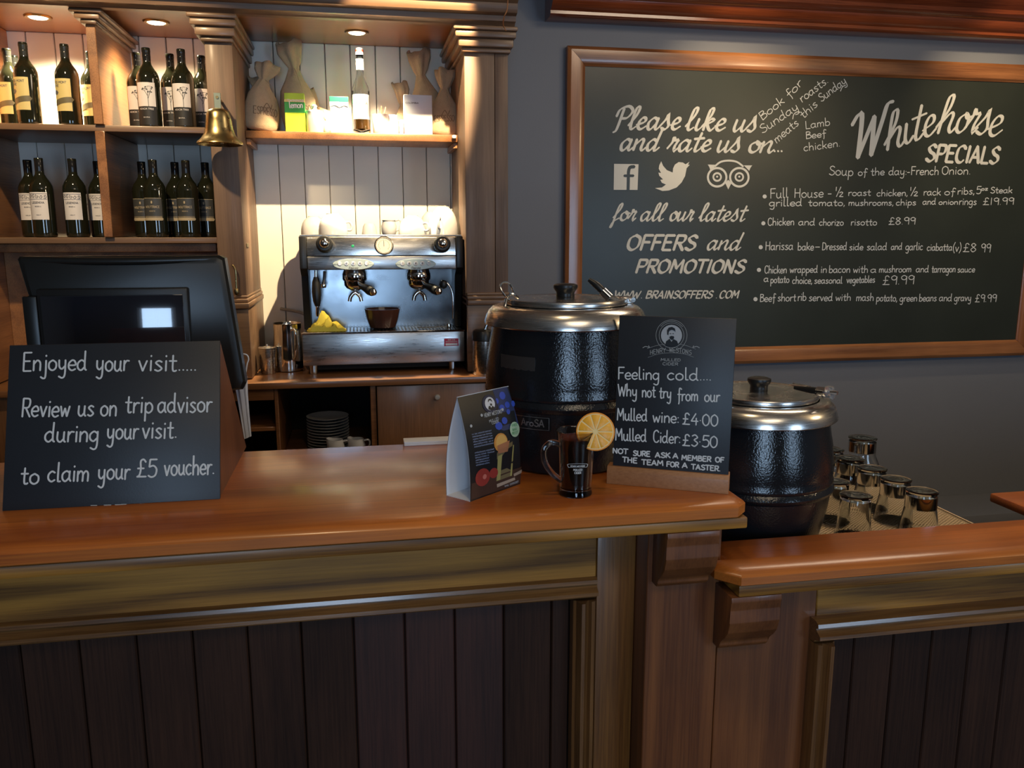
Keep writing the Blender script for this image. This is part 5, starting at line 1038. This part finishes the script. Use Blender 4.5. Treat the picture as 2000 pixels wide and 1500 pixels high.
for px in (693,818):
    c=hY(px,548,3.50); x_=c.x
    gp=obj('group_head',MB().lathe([(0,1.378),(.047,1.378),(.050,1.384),(.050,1.405),(.042,1.424),(0,1.424)],(x_,3.50,0),32),M_chrome,E_)
    obj('neck',MB().box(x_-.03,x_+.03,3.50,3.615,1.385,1.424,.004),M_chrome,gp)
    pf=obj('portafilter',MB().lathe([(0,1.334),(.014,1.336),(.034,1.346),(.043,1.358),(.044,1.377),(0,1.377)],(x_,3.50,0),32),M_chrome,E_)
    obj('handle',MB().tube([(x_+.020,3.475,1.358),(x_+.042,3.445,1.350),(x_+.058,3.415,1.342),(x_+.068,3.395,1.337)],[.011,.016,.020,.018],16),M_blackp,pf)
    obj('handle_end',MB().lathe([(0,-.015),(.011,-.011),(.016,0),(.011,.011),(0,.015)],(x_+.072,3.388,1.336),18),M_chrome,pf)
    obj('spout',MB().tube(crom([(x_-.024,3.49,1.292),(x_-.019,3.49,1.312),(x_,3.49,1.328),(x_+.019,3.49,1.312),(x_+.024,3.49,1.292)],4),.008,10),M_chrome,pf)
sw=obj('steam_wand',MB().tube([hY(617,528,3.47),hY(617,545,3.47),hY(617,560,3.47)],.006,10).tube([hY(620,598,3.45),hY(620,612,3.45),hY(620,618,3.45)],[.007,.007,.005],10),M_chrome,E_)
obj('grip',MB().tube([hY(617,541,3.46),hY(617,552,3.46),hY(618,570,3.455),hY(619,588,3.45),hY(620,598,3.45)],[.009,.016,.019,.016,.010],14),M_blackp,sw)
obj('water_tap',MB().tube(crom([hY(634,530,3.52),hY(633,545,3.51),hY(631,558,3.50)],4),.006,10).lathe([(0,0),(.010,0),(.012,.008),(.010,.016),(0,.016)],tuple(hY(632,562,3.50)),16),M_chrome,E_)
obj('steam_wand',MB().tube(crom([hY(862,548,3.46),hY(876,556,3.455),hY(884,575,3.45),hY(885,612,3.45),hY(885,622,3.45)],5),.0042,10),M_chrome,E_)
obj('wand_grip',MB().lathe([(0,-.018),(.014,-.012),(.018,0),(.014,.014),(0,.02)],tuple(hY(866,556,3.455)),18),M_blackp,E_)
c=hY(868,678,3.4185); st=obj('sticker',MB().box(c.x,c.x+.060,3.4175,3.4195,c.z+.004,c.z+.036,.0005,1),flat('sticker_pink_red',(.50,.04,.10)),E_)
obj('sticker_panel',MB().box(c.x+.005,c.x+.055,3.4168,3.4176,c.z+.007,c.z+.016),M_whitep,st)
q=MB(); ss=Surf((c.x,3.4172,c.z),(1,0,0),(0,0,1),.0004); word(q,'SERVICE',(.014,.028),(.046,.028),.0006,.0009,ss.mp); word(q,'ENGINEERS',(.006,.0205),(.054,.0205),.0005,.0008,ss.mp); obj('sticker_text',q,M_whitep,st)
# things on and in the machine
GT=1.1722
c=hY(643,648,3.50)
m=MB(); V=[];F=[]; nx,ny=16,11; random.seed(4)
for j in range(ny):
    for i in range(nx):
        u_=i/(nx-1); v_=j/(ny-1); x_=c.x-.085+.155*u_; y_=3.44+.10*v_
        e=math.sin(PI*u_)**.5*math.sin(PI*v_)**.5; z_=GT+.001+e*(.012+.050*max(0,noise.noise(Vector((u_*6.5,v_*5,2)))+.22)+.050*math.exp(-((u_-.36)**2+(v_-.72)**2)*30))
        V.append((x_+.012*noise.noise(Vector((u_*4,v_*4,7))),y_,z_))
F=[(j*nx+i,j*nx+i+1,(j+1)*nx+i+1,(j+1)*nx+i) for j in range(ny-1) for i in range(nx-1)]
o=obj('cleaning_cloth',m.add(V,F),M_yellow,sharp=28); o['label']='crumpled yellow cleaning cloth on the machine drip tray'; o['category']='cloth'
c=hY(748,645,3.53)
t=thing('brown_bowl','small brown ribbed bowl on the machine drip tray between the groups','bowl',(c.x,3.53,GT+.0006))
obj('bowl_body',MB().lathe([(0,0),(.042,0),(.054,.006),(.066,.040),(.073,.076),(.075,.084),(.071,.084),(.062,.040),(.046,.010),(0,.008)],(0,0,0),44,None,lambda v:Vector((v.x*(1+.02*math.sin(11*math.atan2(v.y,v.x))),v.y*(1+.02*math.sin(11*math.atan2(v.y,v.x))),v.z))),M_bowl,t,True)
c=hY(830,640,3.50)
t=thing('bar_spoon','long steel spoon lying on the right of the machine drip tray','spoon',(c.x+.02,3.46,GT+.001))
obj('shaft',MB().tube([(-.055,.0,.006),(.0,.0,.007),(.07,.0,.010)],.0025,8),M_chrome,t,True)
obj('end_cap',MB().lathe([(0,0),(.008,0),(.009,.01),(.007,.022),(0,.023)],(.078,0,0),16),M_chrome,t,True)
UT=1.5657
def cup(px,py,Y,rz,lab,r=.056,h=.066,tilt=0):
    p=hY(px,py,Y); t=thing('coffee_cup',lab,'cup',(p.x,Y,UT+.0004),rz,'white cups upside down on the machine')
    pr=[(r,0),(r*1.0,.003),(r*.99,h*.22),(r*.95,h*.42),(r*.86,h*.62),(r*.70,h*.80),(r*.50,h*.92),(r*.43,h*.96),(r*.42,h),(r*.37,h),(r*.35,h*.965),(0,h*.96),(0,h*.92),(r*.48,h*.88),(r*.66,h*.76),(r*.82,h*.58),(r*.91,h*.40),(r*.95,h*.2),(r*.955,0),(r,0)]
    obj('cup_body',MB().lathe(pr,(0,0,0),36),M_white,t,True)
    obj('handle',MB().tube(crom([(r*.96,0,h*.22),(r*1.26,0,h*.22),(r*1.34,0,h*.42),(r*1.18,0,h*.60),(r*.86,0,h*.58)],5),.0050,10),M_white,t,True)
    return t
cup(614,461,3.70,1.3,'leftmost white cup upside down on the machine, half behind another',h=.078)
cup(651,461,3.56,.3,'white cup upside down on the machine, in front on the left',h=.086,r=.060)
cup(806,463,3.62,-.6,'white cup upside down on the machine, right of the gauge',h=.080,r=.060)
cup(842,463,3.73,2.4,'white cup upside down on the machine, behind the two right cups',h=.10,r=.052)
cup(866,463,3.60,-1.9,'white cup upside down at the right end of the machine, the tallest',h=.118,r=.064)
p=hY(760,462,3.66); t=thing('milk_jug','small white jug on the machine behind the gauge','jug',(p.x,3.66,UT+.0004))
obj('body',MB().lathe([(0,0),(.028,0),(.032,.01),(.033,.035),(.027,.055),(.030,.062),(.028,.062),(.025,.055),(.030,.035),(.028,.008),(0,.006)],(0,0,0),30),M_white,t,True)
obj('handle',MB().tube(crom([(.026,0,.058),(.046,0,.062),(.054,0,.045),(.046,0,.024),(.031,0,.016)],5),.004,8),M_white,t,True)
p=hY(722,462,3.72); t=thing('espresso_cup','small white espresso cup on the machine, left of the gauge','cup',(p.x,3.72,UT+.0004))
obj('cup_body',MB().lathe([(.034,0),(.033,.004),(.028,.035),(.02,.048),(0,.048),(0,.044),(.018,.044),(.026,.033),(.031,0),(.034,0)],(0,0,0),30),M_white,t,True)
# pitchers and flask on the counter
t=thing('milk_pitcher','polished steel milk pitcher left of the espresso machine','pitcher',(-.304,3.56,CT+.0003),-.7)
obj('body',MB().lathe([(0,0),(.052,0),(.058,.004),(.060,.02),(.060,.11),(.056,.16),(.057,.200),(.060,.203),(.0575,.203),(.0545,.198),(.0535,.16),(.0575,.11),(.0575,.02),(.05,.006),(0,.006)],(0,0,0),44),M_chrome,t,True)
obj('handle',MB().tube(crom([(.050,-.028,.178),(.078,-.036,.182),(.082,-.036,.14),(.074,-.034,.08),(.054,-.026,.05)],5),.0055,10),M_chrome,t,True)
t=thing('shaker','small steel shaker with a banded lid in front of the milk pitcher','shaker',(-.384,3.50,CT+.0003))
obj('body',MB().lathe([(0,0),(.028,0),(.0295,.003),(.0315,.082),(0,.082)],(0,0,0),36),M_steel,t,True)
obj('lid',MB().lathe([(.0318,.082),(.0335,.083),(.0340,.104),(.0365,.106),(.0365,.109),(.032,.1115),(.012,.114),(.005,.115),(.004,.122),(0,.123)],(0,0,0),36),M_steel,t,True)
t=thing('steel_flask','steel flask with a black collar between the machine and the large kettle','flask',(.494,3.320,CT+.0003))
obj('body',MB().lathe([(0,0),(.040,0),(.042,.003),(.042,.140),(0,.140)],(0,0,0),36),M_steel,t,True)
obj('collar',MB().lathe([(.0425,.1405),(.0445,.142),(.0445,.168),(.040,.180),(.030,.186),(0,.187)],(0,0,0),36),M_blackp,t,True)
obj('pour_spout',MB().tube([(.010,0,.186),(.018,0,.205),(.028,0,.222)],[.010,.009,.008],12),M_chrome,t,True)
# grey pipe behind the machine
o=obj('water_hose',MB().tube(crom([hY(548,603,3.86),hY(565,606,3.84),hY(590,612,3.80),hY(605,625,3.79),(-.20,3.852,1.1),(-.20,3.852,CT)],5),.0065,8),mat('grey_hose',(.30,.28,.25),.5)); o['label']='grey hose curving behind the espresso machine'; o['category']='hose'
# ------------------------------------------------------------------ glasses with chrome bands on the mat
MZ=.8835
def carafe(x,y,r,h,lab,band=True,flare=1.32):
    t=thing('banded_glass' if band else 'plain_glass',lab,'glass',(x,y,MZ),0,'glasses upturned on the drainer mat')
    rb=r*flare; ro=[(rb,0),(rb*1.01,.002),(rb*.97,h*.12),(rb*.90,h*.34),(r*1.04,h*.62),(r*.99,h*.72),(r*.98,h-.004),(r*.94,h)]
    ri=[(r*.90,h-.006),(r*.90,h*.72),(r*.94,h*.62),(rb*.84,h*.34),(rb*.90,h*.12),(rb*.94,0)]
    obj('glass_body',MB().lathe([(0,h)]+ro[::-1]+[(rb*.94,0)]+ri[::-1][1:]+[(0,h-.006)],(0,0,0),36),M_glass,t,True)
    if band:
        obj('chrome_band',MB().lathe([(r*1.0,h-.034),(r*1.03,h-.034),(r*1.03,h-.006),(r*1.0,h-.006),(r*1.0,h-.034)],(0,0,0),36),M_chrome,t,True)
    obj('foot_disc',MB().lathe([(0,h+.001),(r*.6,h+.0035),(r*.98,h+.001),(r*1.05,h+.002),(r*1.06,h+.005),(r*.9,h+.0065),(r*.5,h+.0055),(0,h+.0062)],(0,0,0),36),M_glass,t,True)
    return t
hC=.098
names=['front chrome-banded glass on the mat, nearest the lower bar','second chrome-banded glass from the front on the mat','third chrome-banded glass from the front on the mat','fourth chrome-banded glass from the front on the mat','furthest chrome-banded glass of the row, touching the kettle outline']
for i,nm in enumerate(names): carafe(1.262,1.612+.0945*i,.0335,hC,nm)
carafe(1.378,2.02,.036,.118,'tallest chrome-banded glass standing alone behind the row',flare=1.6)
carafe(1.118,1.735,.0335,.092,'plain glass on the mat close to the kettle, further of the two plain ones',False,1.2)
carafe(1.105,1.628,.034,.092,'plain glass on the mat close to the kettle, nearer of the two plain ones',False,1.2)
